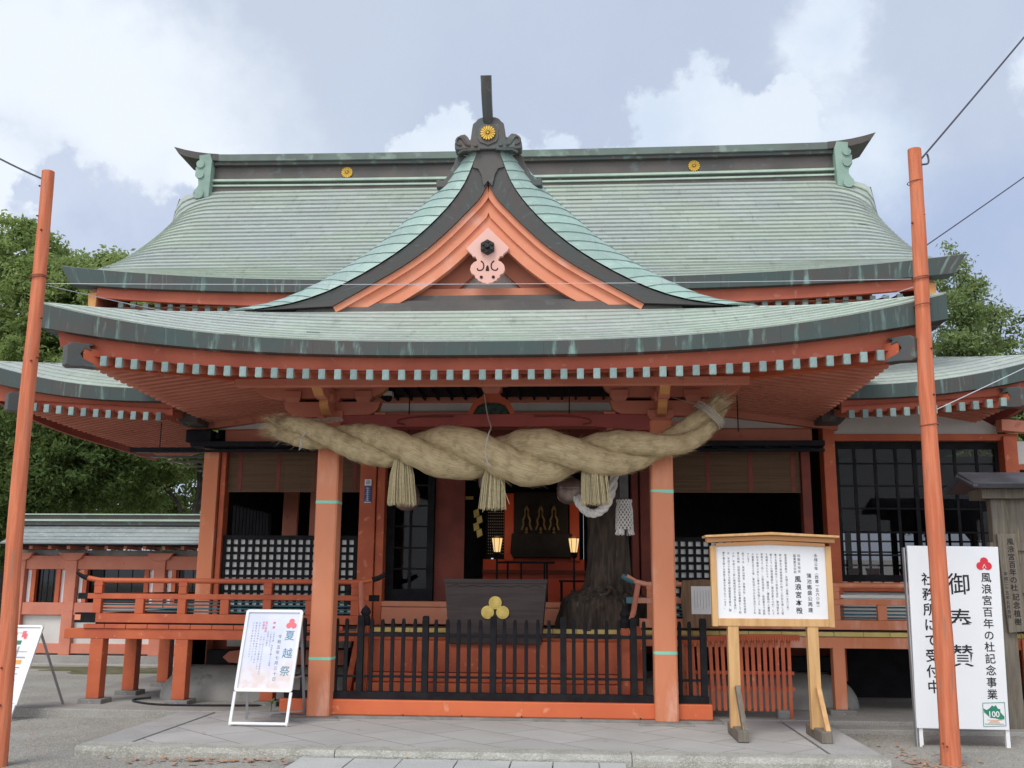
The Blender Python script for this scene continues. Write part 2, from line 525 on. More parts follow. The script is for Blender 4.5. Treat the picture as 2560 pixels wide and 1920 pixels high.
def roof_mat(name, a, b, c3, tw=.62, ew=.14):
    k = NT(name)
    ux, uy, _ = k.xyz(k.uv())
    row = k.math('FLOOR', k.math('ADD', uy, .001))
    sh = k.n('ShaderNodeTexWhiteNoise', noise_dimensions='1D')
    k.l(row, sh.inputs['W'])
    q = k.math('ADD', k.math('DIVIDE', ux, tw), k.math('MULTIPLY', sh.outputs['Value'], 3.))
    fr = k.math('FRACT', q)
    joint = k.math('MULTIPLY', k.rng(fr, 0., .012, 1., 0.), .55)
    wn = k.n('ShaderNodeTexWhiteNoise', noise_dimensions='2D')
    k.l(k.vec(k.math('FLOOR', q), row), wn.inputs['Vector'])
    big = k.rng(k.noise(.55, detail=6), .36, .64)
    fine = k.noise(9, stretch=(1, 2, 3), detail=6)
    col = k.mix(big, a, b)
    col = k.mix(k.rng(fine, .5, .75), col, c3)
    hs = k.n('ShaderNodeHueSaturation')
    k.l(col, hs.inputs['Color'])
    k.l(k.math('ADD', k.math('MULTIPLY', wn.outputs['Value'], .16), .92), hs.inputs['Value'])
    st = k.rng(k.noise(3.2, stretch=(4, .7, .4), detail=7), .58, .72)
    col = k.mix(k.math('MULTIPLY', st, .35), hs.outputs[0], (.17, .2, .18))
    col = k.mix(joint, col, (.05, .065, .06))
    edge = k.math('MULTIPLY', k.rng(k.math('FRACT', k.math('ADD', uy, .0)), ew * .2, ew, 1., 0.), .62)  # shadow line of each course step, painted in with its oxidized drip edge
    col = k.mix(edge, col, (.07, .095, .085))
    k.bump(k.math('ADD', k.noise(26, detail=3), k.math('MULTIPLY', wn.outputs['Value'], .8)), .12, .006)
    return k.done(col, .52, .1, .4)
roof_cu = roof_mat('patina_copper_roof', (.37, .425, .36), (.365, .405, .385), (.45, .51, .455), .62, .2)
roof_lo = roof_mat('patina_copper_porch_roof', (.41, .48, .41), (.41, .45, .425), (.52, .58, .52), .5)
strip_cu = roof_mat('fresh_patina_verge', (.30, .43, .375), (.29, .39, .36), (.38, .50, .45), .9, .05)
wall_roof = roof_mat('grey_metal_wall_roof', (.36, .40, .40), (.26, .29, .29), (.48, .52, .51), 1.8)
def streak_mat(name, d1, d2, g1, lo=.52, hi=.7):
    k = NT(name)
    ux, uy, _ = k.xyz(k.uv())
    v = k.vec(ux, k.math('MULTIPLY', uy, 1.0))
    n1 = k.noise(1, vec=k.vec(k.math('MULTIPLY', ux, 9.), k.math('MULTIPLY', uy, 1.3)), detail=7, rough=.62)
    n2 = k.noise(1, vec=k.vec(k.math('MULTIPLY', ux, 1.1), k.math('MULTIPLY', uy, 2.)), detail=4)
    col = k.mix(k.rng(n2, .35, .65), d1, d2)
    col = k.mix(k.math('MULTIPLY', k.rng(n1, lo, hi), k.rng(n2, .3, .62, .35, 1.)), col, g1)
    fr = k.math('FRACT', k.math('DIVIDE', ux, .83))
    col = k.mix(k.math('MULTIPLY', k.rng(fr, 0., .014, 1., 0.), .7), col, (.025, .03, .03))
    k.bump(n1, .1, .004)
    return k.done(col, .55, .15, .4)
fascia_m = streak_mat('streaked_copper_fascia', (.045, .072, .068), (.066, .062, .058), (.18, .29, .255))
fascia_b = streak_mat('brown_copper_fascia', (.072, .062, .06), (.06, .068, .066), (.13, .20, .18), .56, .72)

def straw_mat(name, a, b, d):
    k = NT(name)
    ux, uy, _ = k.xyz(k.uv())
    n1 = k.noise(1, vec=k.vec(k.math('MULTIPLY', ux, 90.), k.math('MULTIPLY', uy, 5.)), detail=6, rough=.65)
    n2 = k.noise(1, vec=k.vec(k.math('MULTIPLY', ux, 12.), k.math('MULTIPLY', uy, 9.)), detail=4)
    col = k.mix(k.rng(n1, .35, .65), a, b)
    col = k.mix(k.math('MULTIPLY', k.rng(n2, .45, .7), .6), col, d)
    k.bump(n1, .7, .012)
    return k.done(col, .85, 0, .2)
straw = straw_mat('straw_rope', (.42, .33, .185), (.60, .49, .30), (.30, .225, .125))
straw_l = simple('pale_straw', (.58, .50, .31), (.46, .38, .22), 30, .8, .1)
straw_d = simple('straw_fibre', (.64, .53, .33), (.38, .29, .165), 9, .85, 0)

# paving
k = NT('paving_slab')
p = k.obj()
mp = k.n('ShaderNodeMapping')
mp.inputs['Rotation'].default_value = (0, 0, R(45))
k.l(p, mp.inputs[0])
br = k.n('ShaderNodeTexBrick')
br.inputs['Scale'].default_value = 1.0
br.inputs['Mortar Size'].default_value = .009
br.inputs['Mortar Smooth'].default_value = .2
br.inputs['Brick Width'].default_value, br.inputs['Row Height'].default_value = .9, .62
br.inputs['Color1'].default_value, br.inputs['Color2'].default_value = (.45, .445, .435, 1), (.385, .38, .37, 1)
br.inputs['Mortar'].default_value = (.20, .195, .18, 1)
k.l(mp.outputs[0], br.inputs['Vector'])
big = k.rng(k.noise(.9, detail=6), .38, .66)
col = k.mix(k.math('MULTIPLY', big, .45), br.outputs['Color'], (.29, .285, .27))
col = k.mix(k.math('MULTIPLY', k.rng(k.noise(60, detail=3), .5, .75), .35), col, (.42, .41, .40))
k.bump(k.math('SUBTRACT', k.noise(70, detail=4), k.math('MULTIPLY', br.outputs['Fac'], 2.)), .35, .006)
paving = k.done(col, .85, 0, .25)
def speckle(name, a, b, c3, sc=90, big=1.4, bumpd=.01, rough=.9):
    k = NT(name)
    col = k.mix(k.rng(k.noise(big, detail=7), .35, .65), a, b)
    vo = k.n('ShaderNodeTexVoronoi')
    vo.inputs['Scale'].default_value = sc
    k.l(k.obj(), vo.inputs['Vector'])
    g = k.xyz(vo.outputs['Color'])[0]
    col = k.mix(k.math('MULTIPLY', k.rng(g, .55, .95), .7), col, c3)
    col = k.mix(k.math('MULTIPLY', k.rng(k.noise(sc * 1.7, detail=2), .55, .7), .5), col, tuple(x * .35 for x in a))
    k.bump(k.math('SUBTRACT', k.noise(sc, detail=4), vo.outputs['Distance']), .8, bumpd)
    return k.done(col, rough, 0, .2)
gravel = speckle('gravel_ground', (.36, .35, .315), (.265, .255, .225), (.52, .51, .47), 85, .8)
kerb_m = speckle('rough_granite_kerb', (.41, .405, .365), (.31, .305, .27), (.50, .495, .45), 70, 4, .006)
slab_m = speckle('smooth_border_stone', (.40, .395, .385), (.34, .335, .325), (.47, .465, .455), 160, 2.2, .002)
path_m = speckle('pale_path_stone', (.50, .515, .50), (.42, .435, .43), (.58, .59, .58), 120, 1.3, .003, .7)
base_m = speckle('hall_base_concrete', (.36, .35, .325), (.27, .26, .24), (.43, .415, .385), 120, 1.1, .003)

def leaf_mat(name, a, b, c3, tr=.45):
    k = NT(name)
    g = k.n('ShaderNodeNewGeometry')
    col = k.mix(g.outputs['Random Per Island'], a, b)
    col = k.mix(k.rng(k.noise(.7, detail=3), .42, .66), col, c3)
    d = k.n('ShaderNodeBsdfDiffuse')
    t = k.n('ShaderNodeBsdfTranslucent')
    k.l(col, d.inputs[0])
    k.l(k.mix(.5, col, (.30, .36, .06)), t.inputs[0])
    mx = k.n('ShaderNodeMixShader')
    mx.inputs[0].default_value = tr
    k.l(d.outputs[0], mx.inputs[1])
    k.l(t.outputs[0], mx.inputs[2])
    k.l(mx.outputs[0], k.out.inputs[0])
    return k.m
leaf_a = leaf_mat('broadleaf_foliage', (.19, .27, .10), (.28, .375, .15), (.34, .42, .18), .5)
leaf_b = leaf_mat('dark_foliage', (.06, .10, .04), (.10, .15, .055), (.13, .185, .065), .35)
leaf_c = leaf_mat('conifer_foliage', (.16, .225, .10), (.24, .32, .15), (.28, .36, .17), .45)

def glass_mat(name, tint=.75, rough=.03):
    k = NT(name)
    tr = k.n('ShaderNodeBsdfTransparent')
    tr.inputs[0].default_value = (tint, tint * 1.0, tint * 1.02, 1)
    gl = k.n('ShaderNodeBsdfGlossy')
    gl.inputs['Roughness'].default_value = rough
    fr = k.n('ShaderNodeLayerWeight')
    mx = k.n('ShaderNodeMixShader')
    k.l(k.math('ADD', k.math('MULTIPLY', k.math('POWER', fr.outputs['Facing'], 4.), .5), .012), mx.inputs[0])
    k.l(tr.outputs[0], mx.inputs[1])
    k.l(gl.outputs[0], mx.inputs[2])
    k.l(mx.outputs[0], k.out.inputs[0])
    return k.m
glass = glass_mat('window_glass', .5)
glass_dk = glass_mat('darkened_window_glass', .22)  # tint darkened to stand in for dark trees behind the panes
def emit(name, c_, s_):
    k = NT(name)
    k.p.inputs['Emission Color'].default_value = (*c_, 1)
    k.p.inputs['Emission Strength'].default_value = s_
    return k.done(c_, .5)
lamp_e = emit('lit_lantern_paper', (1.0, .66, .28), .62)

# faint printed picture on the festival poster (blue sky, pale hall)
k = NT('poster_print')
px_, py_, pz_ = k.xyz(k.obj())
h_ = k.noise(3.2, detail=4)
col = k.mix(k.rng(h_, .35, .65), (.70, .72, .84), (.62, .66, .84))
low = k.rng(k.math('ADD', pz_, k.math('MULTIPLY', k.math('SUBTRACT', h_, .5), .35)), .78, .5)
col = k.mix(low, col, k.mix(k.rng(k.noise(9, detail=3), .4, .6), (.74, .70, .74), (.70, .60, .58)))
poster_p = k.done(col, .3, 0, .5)

# ------------------------------------------------------------------ lettering
def text_mesh(cols, name, mats):
    """cols: list of (string, x, z_top, char_height, pitch, material index, bold); vertical lettering in the local xz plane facing -y"""
    verts, faces, mi = [], [], []
    dg = None
    for s_, x, zt, h, pitch, m, bold in cols:
        cu = bpy.data.curves.new('lettering', 'FONT')
        cu.body = "\n".join(s_)
        cu.size = h
        cu.align_x = 'CENTER'
        cu.space_line = pitch / h
        cu.offset = bold * h
        cu.resolution_u = 1 if h < .05 else 3
        ob = bpy.data.objects.new('lettering', cu)
        COL.objects.link(ob)
        bpy.context.view_layer.update()
        dg = bpy.context.evaluated_depsgraph_get()
        me = ob.evaluated_get(dg).to_mesh()
        b = len(verts)
        vv = [v.co.copy() for v in me.vertices]
        verts += [(x + v.x, 0., zt - .88 * h + v.y) for v in vv]
        for p in me.polygons:
            faces.append(tuple(b + i for i in p.vertices))
            mi.append(m)
        ob.evaluated_get(dg).to_mesh_clear()
        bpy.data.objects.remove(ob)
        bpy.data.curves.remove(cu)
    me = bpy.data.meshes.new(name)
    me.from_pydata(verts, [], faces)
    for q in mats:
        me.materials.append(q)
    me.polygons.foreach_set('material_index', mi)
    me.update()
    return me
def disc(mb, x, z, r_, y0, y1, n=20):
    mb.poly([(x + r_ * math.cos(2 * math.pi * i / n), z + r_ * math.sin(2 * math.pi * i / n)) for i in range(n)], 'y', y0, y1)
# ------------------------------------------------------------------ ground, plinth, path
G0 = -0.10
mb = MB()
def gz(x, y):
    d = max(0., math.hypot(x, y) - 16)
    return G0 + .004 * math.sin(x * 1.3) * math.cos(y * 1.1) - min(d * .0005, .1)
xs = sorted(set([round(v, 3) for v in np.concatenate([np.linspace(-14, 14, 57), -14 - np.geomspace(1, 900, 14), 14 + np.geomspace(1, 900, 14)])]))
ys = sorted(set([round(v, 3) for v in np.concatenate([np.linspace(-14, 14, 57), -14 - np.geomspace(1, 300, 9), 14 + np.geomspace(1, 1500, 16)])]))
mb.grid(lambda x, y: (x, y, gz(x, y)), xs, ys)
structure(mb, 'gravel_ground', gravel, True)
PY = -2.36
mb = MB().box(-3.4, 3.4, PY + .27, .34, -.25, -.006)
structure(mb, 'paved_forecourt', paving)
mb = MB()
xk = [-3.86, -1.3, 1.52, 3.9]
for a, b in zip(xk, xk[1:]):
    n = max(2, int((b - a) / .14))
    us = np.linspace(a + .004, b - .004, n)
    # rough front face kerb stones
    jit = lambda s_: (rnd.random() - .5) * s_
    top = [(u, PY + .27, 0) for u in us]
    mid = [(u, PY + jit(.008), 0 + jit(.004)) for u in us]
    low = [(u, PY - .012 + jit(.02), -.05 + jit(.01)) for u in us]
    bot = [(u, PY - .004 + jit(.014), -.2) for u in us]
    bk = [(u, PY + .27, -.2) for u in us]
    rows = [top, mid, low, bot, bk]
    vs = [p for r_ in rows for p in r_]
    fs = []
    for j in range(4):
        for i in range(n - 1):
            fs.append((j * n + i, j * n + i + 1, (j + 1) * n + i + 1, (j + 1) * n + i))
    fs.append(tuple(j * n for j in range(5)))
    fs.append(tuple(j * n + n - 1 for j in range(4, -1, -1)))
    mb.add(vs, fs)
structure(mb, 'forecourt_kerb', kerb_m)
mb = MB()
for sgn in (-1, 1):
    x0, x1 = (-3.86, -3.43) if sgn < 0 else (3.43, 3.9)
    for y0, y1 in ((PY + .274, -1.1), (-1.094, .30)):
        mb.box(x0, x1, y0, y1, -.22, -.001)
structure(mb, 'forecourt_border', slab_m, bevel=.006)
mb = MB()
mb.poly([(-6.15, .34), (-3.45, .36), (3.45, .36), (9.5, .36), (9.5, 12), (-6.15, 12)], 'z', -.3, .0)
structure(mb, 'hall_base_platform', base_m, bevel=.01)
mb = MB().box(3.95, 9.2, .02, .352, -.25, -.05)
structure(mb, 'hall_base_step', base_m, bevel=.01)
mb = MB()
random.seed(3)
xx = -1.62
i = 0
while xx < 1.42:
    w_ = rnd.uniform(.36, .56)
    x1 = min(xx + w_, 1.46)
    sk = .03
    yy = PY - .045
    while yy > -6.5:
        dl = rnd.uniform(.7, 1.2)
        mb.poly([(xx + .006, yy), (x1 - .006, yy), (x1 - .006, yy - dl + .01), (xx + .006, yy - dl + .01)], 'z', -.2, -.062 - rnd.random() * .005)
        yy -= dl
    xx = x1
structure(mb, 'stone_path', path_m, bevel=.004)

# ------------------------------------------------------------------ the hall
hall = thing('shrine_hall', 'vermilion shrine hall with sweeping green copper roofs and a gabled porch', 'shrine', (0, 2.2, 0))
H = hall
# --- main roof (steep upper roof)
prof = [(.7 + d_, 5.60 + .55 * d_ + .0602 * d_ * d_) for d_ in np.linspace(0, 3.8, 60)]
plen = [0]
for a, b in zip(prof, prof[1:]):
    plen.append(plen[-1] + math.hypot(b[0] - a[0], b[1] - a[1]))
PL = plen[-1]
XE = 6.17
def drop_amt(y):
    return interp(y, [.7, 1.5, 2.3, 3.0, 3.6, 4.1, 4.5], [-.27, .0, .26, .42, .57, .66, .16])
def roof_main(x, s_):
    y = interp(s_, plen, [p[0] for p in prof])
    z = interp(s_, plen, [p[1] for p in prof])
    t = max(0., (abs(x) - 5.25) / (XE - 5.25))
    d = drop_amt(y)
    if d > 0:
        z -= d * (1 - math.sqrt(max(0., 1 - min(1, t) ** 2.2)))
    else:
        z -= d * (abs(x) / XE) ** 2.9
    return Vector((x, y, z))
def courses(mb, fn, us, svals, lift=.02, uvs=1.0):
    """stepped sheet courses: fn(u, s); svals from eave up"""
    for i in range(len(svals) - 1):
        s0, s1 = svals[i], svals[i + 1]
        A, B, C_ = [], [], []
        for u in us:
            p0, p1 = fn(u, s0), fn(u, s1)
            pu = fn(u + 1e-3, s0)
            nn = (pu - p0).cross(p1 - p0)
            if nn.length < 1e-12:
                nn = Vector((0, 0, 1))
            nn.normalize()
            if nn.z < 0:
                nn = -nn
            A.append(p0 + nn * lift)
            B.append(p1 + nn * .001)
            C_.append(p0 - nn * .01)
        n = len(us)
        fs = [(k, k + 1, n + k + 1, n + k) for k in range(n - 1)] + [(2 * n + k, 2 * n + k + 1, 3 * n + k + 1, 3 * n + k) for k in range(n - 1)]
        L = [0]
        for a, b in zip(A, A[1:]):
            L.append(L[-1] + (b - a).length)
        uv = [[(L[k] * uvs, i + .02), (L[k + 1] * uvs, i + .02), (L[k + 1] * uvs, i + .95), (L[k] * uvs, i + .95)] for k in range(n - 1)]
        uv += [[(L[k], i + .5)] * 4 for k in range(n - 1)]
        mb.add(A + B + C_ + A, fs, uv)
uxs = sorted(set(list(np.linspace(-5.25, 5.25, 25)) + list(np.linspace(5.25, XE, 9)) + list(-np.linspace(5.25, XE, 9))))
mb = MB()
courses(mb, roof_main, uxs, [PL * (i / 26) for i in range(27)], .026)
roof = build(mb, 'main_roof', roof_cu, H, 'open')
mb = MB()                                           # back slope, closes the roof from behind
bp = [(4.5, 8.56), (5.6, 7.9), (6.8, 6.9), (8.2, 6.1), (9.6, 5.65)]
mb.grid(lambda x, t: (x, interp(t, range(5), [p[0] for p in bp]), interp(t, range(5), [p[1] for p in bp])), [-5.5, 5.5], list(range(5)), lambda a, b: (a, b * 4))
build(mb, 'roof_back_slope', roof_cu, H, True)
def eave_sec(h, d):
    return [(0, 0), (0, -h), (-d, -h), (-d, -.03), (-.05, .0)]
xs_ = list(np.linspace(-XE, XE, 41))
pts = [roof_main(x, 0) + Vector((0, -.03, .015)) for x in xs_]
mb = MB()
mb.sweep(pts, [(0, -1)] * len(pts), [eave_sec(.17 + .09 * (abs(x) / XE) ** 3, .25) for x in xs_])
mb.v = [(x - math.copysign(max(0, abs(x) - 5.2) / (XE - 5.2) * (.16 if (k_ % 5) in (1, 2) else 0), x), y, z) for k_, (x, y, z) in enumerate(mb.v)]
build(mb, 'main_roof_fascia', fascia_m, roof)
mb = MB()
pts2 = [(p[0] * .917, p[1] + .1, p[2] - .172 - .08 * (abs(p[0]) / XE) ** 3 - .02) for p in pts]
mb.sweep(pts2, [(0, -1)] * len(pts2), [(0, 0.018), (0, -.16), (-.06, -.165), (-.06, .018)])
build(mb, 'main_eave_board', verm_k, roof)
for sgn in (-1, 1):                                 # verge: dark copper edge and vermilion bargeboard with an ochre end
    mb = MB()
    vp_ = [roof_main(sgn * XE, PL * t) for t in np.linspace(0, 1, 24)]
    for off, th, xo in ((0, .2, .0),):
        o_ = []
        for p in vp_:
            o_.append(p)
        vs, fs = [], []
        for p in o_:
            tk = min(1., .16 + (p.y - .7) / 1.6)
            for dx_, dz_ in ((.012, .012), (.012 - .1 * (1 - tk), -.2 * tk), (-.2, -.24 * tk), (-.2, -.02)):
                vs.append((p.x + sgn * dx_, p.y, p.z + dz_))
        n = len(o_)
        for i in range(n - 1):
            for q in range(4):
                fs.append((i * 4 + q, i * 4 + (q + 1) % 4, (i + 1) * 4 + (q + 1) % 4, (i + 1) * 4 + q))
        fs += [(0, 1, 2, 3), tuple((n - 1) * 4 + q for q in (3, 2, 1, 0))]
        mb.add(vs, fs)
    build(mb, 'verge_edge', fascia_m, roof)
    mb = MB()
    bpts = [roof_main(sgn * (XE - .35), PL * t) for t in np.linspace(0.04, 1, 16)]
    lo = [(p.y, p.z - .62) for p in bpts]
    hi = [(p.y, p.z - .1) for p in bpts][::-1]
    mb.poly(lo + hi, 'x', sgn * 5.70, sgn * 5.78)
    b_ = build(mb, 'bargeboard', verm_d, roof)
    mb = MB().poly([(-.035, 0), (.055, 0), (.065, .30), (-.06, .30)], 'y', -.05, .0)
    build(mb, 'bargeboard_end', yellow_p, b_, loc=(sgn * 5.73, .83, 5.22))
# rafter prototypes
def rafter_mesh(w, h, ln, rise):
    m = MB()
    m.add([(-w / 2, 0, 0), (w / 2, 0, 0), (w / 2, 0, h), (-w / 2, 0, h), (-w / 2, ln, rise), (w / 2, ln, rise), (w / 2, ln, rise + h), (-w / 2, ln, rise + h)],
          [(0, 1, 2, 3), (7, 6, 5, 4), (0, 4, 5, 1), (1, 5, 6, 2), (2, 6, 7, 3), (3, 7, 4, 0)])
    return m.mesh('rafter', verm_d)
capm = MB()
w_, h_ = .066, .105
capm.poly([(-w_ / 2 - .003, .0), (-w_ / 2 + .006, -.004), (w_ / 2 - .006, -.004), (w_ / 2 + .003, .0), (w_ / 2 + .003, h_ + .002), (-w_ / 2 - .003, h_ + .002)], 'y', -.012, .03)
cap_me = capm.mesh('end_cap', cap_cu)
RAF = {}
def rafter(x, y, z, ln=1.0, rise=.15, s_=1.0, parent=None):
    key = (round(ln, 1), round(rise, 2))
    if key not in RAF:
        RAF[key] = rafter_mesh(.06, .1, key[0], key[1])
    r_ = link('rafter', RAF[key], parent or H, (x, y, z))
    c_ = link('end_cap', cap_me, r_, (x, y, z))
    return r_
for i in range(-31, 32):                            # under the main eave: only those the porch roof leaves in view
    x = i * .178
    if 2.5 < abs(x) < 5.5:
        rafter(x, .86, 5.235 + .16 * (abs(x) / 6.1) ** 3 - .05, 1.3, .16)
mb = MB()
mb.add([(-5.7, .80, 5.31), (5.7, .80, 5.31), (5.7, 2.4, 5.62), (-5.7, 2.4, 5.62)], [(0, 1, 2, 3)])
build(mb, 'main_eave_soffit', verm_d, H)
mb = MB().box(-5.4, 5.4, 2.25, 2.4, 4.2, 6.0)
mb.box(-4.95, -4.8, 2.4, 8.5, 4.2, 5.6).box(4.8, 4.95, 2.4, 8.5, 4.2, 5.6)
build(mb, 'upper_wall', verm_d, H)
# --- ridge of the main roof
def ridge_bar(z0, z1, y, x1, name, m, up_end=0., xt=None, dep=.5):
    xs_ = np.linspace(-x1, x1, 41)
    m_ = MB()
    pts = [(x, y, z0 + (up_end * max(0, (abs(x) - 5.0) / (x1 - 5.0)) ** 1.7 if up_end else 0) + .035 * (x / 5.7) ** 2) for x in xs_]
    m_.sweep(pts, [(0, -1)] * len(pts), [(0, 0), (0, z1 - z0), (-dep, z1 - z0), (-dep, 0)])
    return build(m_, name, m, H)
YR = 4.45
rb = ridge_bar(8.40, 8.575, YR, 5.62, 'ridge_base', cu_brown, dep=.6)
ridge_bar(8.575, 8.605, YR - .03, 5.6, 'ridge_strip', cu_line, dep=.6)
ridge_bar(8.605, 8.665, YR + .01, 5.6, 'ridge_band', cu_dark, dep=.5)
ridge_bar(8.665, 8.705, YR - .05, 5.6, 'ridge_strip', cu_line, dep=.62)  # pale colour stands in for the lit top of this ledge
ridge_bar(8.705, 8.97, YR + .02, 5.6, 'ridge_wall', cu_brown, dep=.46)
ridge_bar(8.97, 9.03, YR - .07, 5.62, 'ridge_band', cu_dark, dep=.64)
xs_ = np.linspace(-6.27, 6.27, 61)
m_ = MB()
pts = [(x, YR - .12, 9.03 + .035 * (x / 5.7) ** 2 + .15 * max(0, (abs(x) - 5.3) / .97) ** 2) for x in xs_]
mid_ = [q for q in pts if abs(q[0]) < 5.45]
m_.sweep(mid_, [(0, -1)] * len(mid_), [(0, 0), (0.02, .115), (-.36, .15), (-.72, .115), (-.74, 0)])
build(m_, 'ridge_cap', cu_cap, H)
for sgn in (-1, 1):
    m_ = MB()
    ed_ = [q for q in pts if sgn * q[0] > 5.3]
    m_.sweep(ed_, [(0, -1)] * len(ed_), [(0.004, 0), (0.024, .12), (-.36, .155), (-.724, .12), (-.744, 0)])
    m_.v = [(x - sgn * max(0, abs(x) - 6.0) * (.3 if k_ % 5 in (0, 4) else 0), y, z) for k_, (x, y, z) in enumerate(m_.v)]
    build(m_, 'ridge_tip', cu_brown, H)
def crest(x, y, z, r_, tilt=0.):
    m = MB()
    for k in range(16):
        a = 2 * math.pi * (k + .5) / 16
        pts = []
        for t, rr in ((-.09, .28), (-.155, .82), (-.11, .95), (0, 1.0), (.11, .95), (.155, .82), (.09, .28)):
            pts.append((r_ * rr * math.cos(a + t), r_ * rr * math.sin(a + t)))
        m.poly(pts, 'y', -.022, 0)
    disc(m, 0, 0, r_ * .16, -.03, 0, 12)
    m.mat(1)
    disc(m, 0, 0, r_ * .97, -.008, .01, 28)
    return build(m, 'flower_crest', [gold, gold_d], H, loc=(x, y, z))
crest(-3.09, YR + .018, 8.845, .105)
crest(3.13, YR + .018, 8.845, .105)
for sgn in (-1, 1):                                 # stepped scroll ornaments at the ridge ends
    o_ = [(.0, .0), (.24, -.02), (.27, .1), (.2, .22), (.21, .34), (.27, .40), (.27, .56), (.2, .62), (.22, .80), (.02, .82), (-.02, .7)]
    m = MB().poly([(sgn * (5.56 + a), 8.36 + b) for a, b in o_], 'y', YR - .16, YR + .55)
    m.tube([(sgn * 5.74, YR - .2, 8.41), (sgn * 5.74, YR + .5, 8.41)], .095, 12)
    for zz in (8.78, 8.98):
        m.tube([(sgn * 5.74, YR - .19, zz), (sgn * 5.74, YR + .5, zz)], .075, 10)
    build(m, 'ridge_end_ornament', cu_green, H, 40)

# --- porch roof: front skirt
def ze(x):
    return 4.105 + .475 * (abs(x) / 4.9) ** 2.75
YE, XA = -1.95, 4.89
def zside(y):
    return 4.40 + (ze(XA) - 4.40) * max(0., 1 - (y - YE) / 3.3) ** 2.6
def hipx(t):
    return lerp(XA, 2.85, t)
def skirt(u, t):                                    # u in -1..1 between the hips
    x0 = u * XA
    x = u * hipx(t)
    z = (1 - t) * ze(x0) + t * 4.765 - .05 * math.sin(math.pi * t)
    return Vector((x, YE + 1.12 * t, z))
mb = MB()
courses(mb, skirt, list(np.linspace(-1, 1, 57)), [i / 10 for i in range(11)], .016, 1)
for sgn in (-1, 1):
    def side(v, t, sgn=sgn):                        # v 0..1 from the hip to the back
        yh = YE + 1.12 * t
        y = lerp(yh, 2.4, v)
        z = (1 - t) * zside(lerp(YE, 2.4, v)) + t * (4.765 + .16 * min(1, v * 3)) - .05 * math.sin(math.pi * t)
        return Vector((sgn * hipx(t), y, z))
    courses(mb, side, list(np.linspace(0, 1, 15)), [i / 10 for i in range(11)], .016)
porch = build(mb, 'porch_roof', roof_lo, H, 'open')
for sgn in (-1, 1):                                 # rolled copper along the hips
    m = MB().tube([skirt(sgn * 1.0, t) + Vector((0, 0, .004)) for t in np.linspace(0, 1, 14)], .017, 8)
    build(m, 'hip_roll', roof_lo, porch, 40)
# eave path round three sides
path = []
for y in np.linspace(2.4, YE + .25, 14):
    path.append(((-XA, y, zside(y)), (-1, 0)))
path.append(((-XA, YE, ze(XA)), (-1, -1)))
for x in np.linspace(-XA + .25, XA - .25, 45):
    path.append(((x, YE, ze(x)), (0, -1)))
path.append(((XA, YE, ze(XA)), (1, -1)))
for y in np.linspace(YE + .25, 2.4, 14):
    path.append(((XA, y, zside(y)), (1, 0)))
def fh(p):
    k_ = (abs(p[0]) / XA) ** 3 if abs(p[1] - YE) < .01 else max(0, 1 - (p[1] - YE) / 2.5) ** 2
    return .16 + .12 * k_
mb = MB()
mb.sweep([(p[0], p[1], p[2] + .012) for p, o_ in path], [o_ for p, o_ in path], [eave_sec(fh(p), .26) for p, o_ in path])
build(mb, 'porch_fascia', fascia_m, porch)
IN = .12
def inset(p, d):
    return (max(-XA + d, min(XA - d, p[0])), max(YE + d, p[1]), p[2])
mb = MB()
bp_, bo_, bs_ = [], [], []
for p, o_ in path:
    q = inset(p, .14)
    k_ = (abs(p[0]) / XA) ** 3 if abs(p[1] - YE) < .01 else max(0, 1 - (p[1] - YE) / 2.5) ** 2
    top = p[2] + .01 - fh(p) + .012
    bot = 3.795 + .19 * (abs(p[0]) / 4.27) ** 2.7 + .06 * k_ if abs(p[1] - YE) < .3 else None
    if bot is None:
        bot = 4.14 + (3.795 + .19 * (XA / 4.27) ** 2.7 + .06 - 4.14) * max(0, 1 - (p[1] - YE) / 3.3) ** 2.6
    bp_.append((q[0], q[1], top))
    bo_.append(o_)
    bs_.append([(0, 0), (-.03, bot - top), (-.09, bot - top), (-.09, 0)])
mb.sweep(bp_, bo_, bs_)
build(mb, 'porch_eave_board', verm_k, porch)
# soffit: front strip + two side slopes ridged with rafters
def zr(x):
    return 3.71 + .19 * (min(abs(x), 4.4) / 4.27) ** 2.7
mb = MB()
for sgn in (-1, 1):
    us = np.linspace(0, 1, 12)
    mb.grid(lambda a, t: (sgn * lerp(0, 4.5 - 2.1 * t, a), -1.84 + 2.1 * t, lerp(zr(lerp(0, 4.5, a)) + .1, 4.30, t)), list(us), [0, .5, 1])
    mb.add([(sgn * 4.5, -1.84, 4.02), (sgn * 4.5, 2.2, 3.97), (sgn * 2.3, 2.2, 4.27), (sgn * 2.3, .26, 4.28)], [(0, 1, 2, 3)])
    for i in range(23):
        y = -1.72 + i * .172
        d = min(2.1, y + 1.85)
        xo = 4.42
        xi = max(2.35, 4.42 - max(.12, d))
        za = 3.865 + .04 * max(0, 1 - (y + 1.85) / 2)
        m0 = (sgn * xo, y, za + .05)
        m1 = (sgn * xi, y, za + .05 + .135 * (xo - xi))
        mb.beam(m0, m1, .085, .085)
    # the beam that carries the side rafters at the wall
    mb.beam((sgn * 4.75, 2.12, 3.83), (sgn * 2.2, 2.12, 4.16), .12, .16)
build(mb, 'porch_soffit', verm_d, porch)
for i in range(-24, 25):
    x = (i + .1) * .1745
    if abs(x) < 4.32:
        d = min(1.9, max(.5, 4.42 - abs(x)))
        rafter(x, -1.85, zr(x), round(d, 1), round(.212 * d, 2))
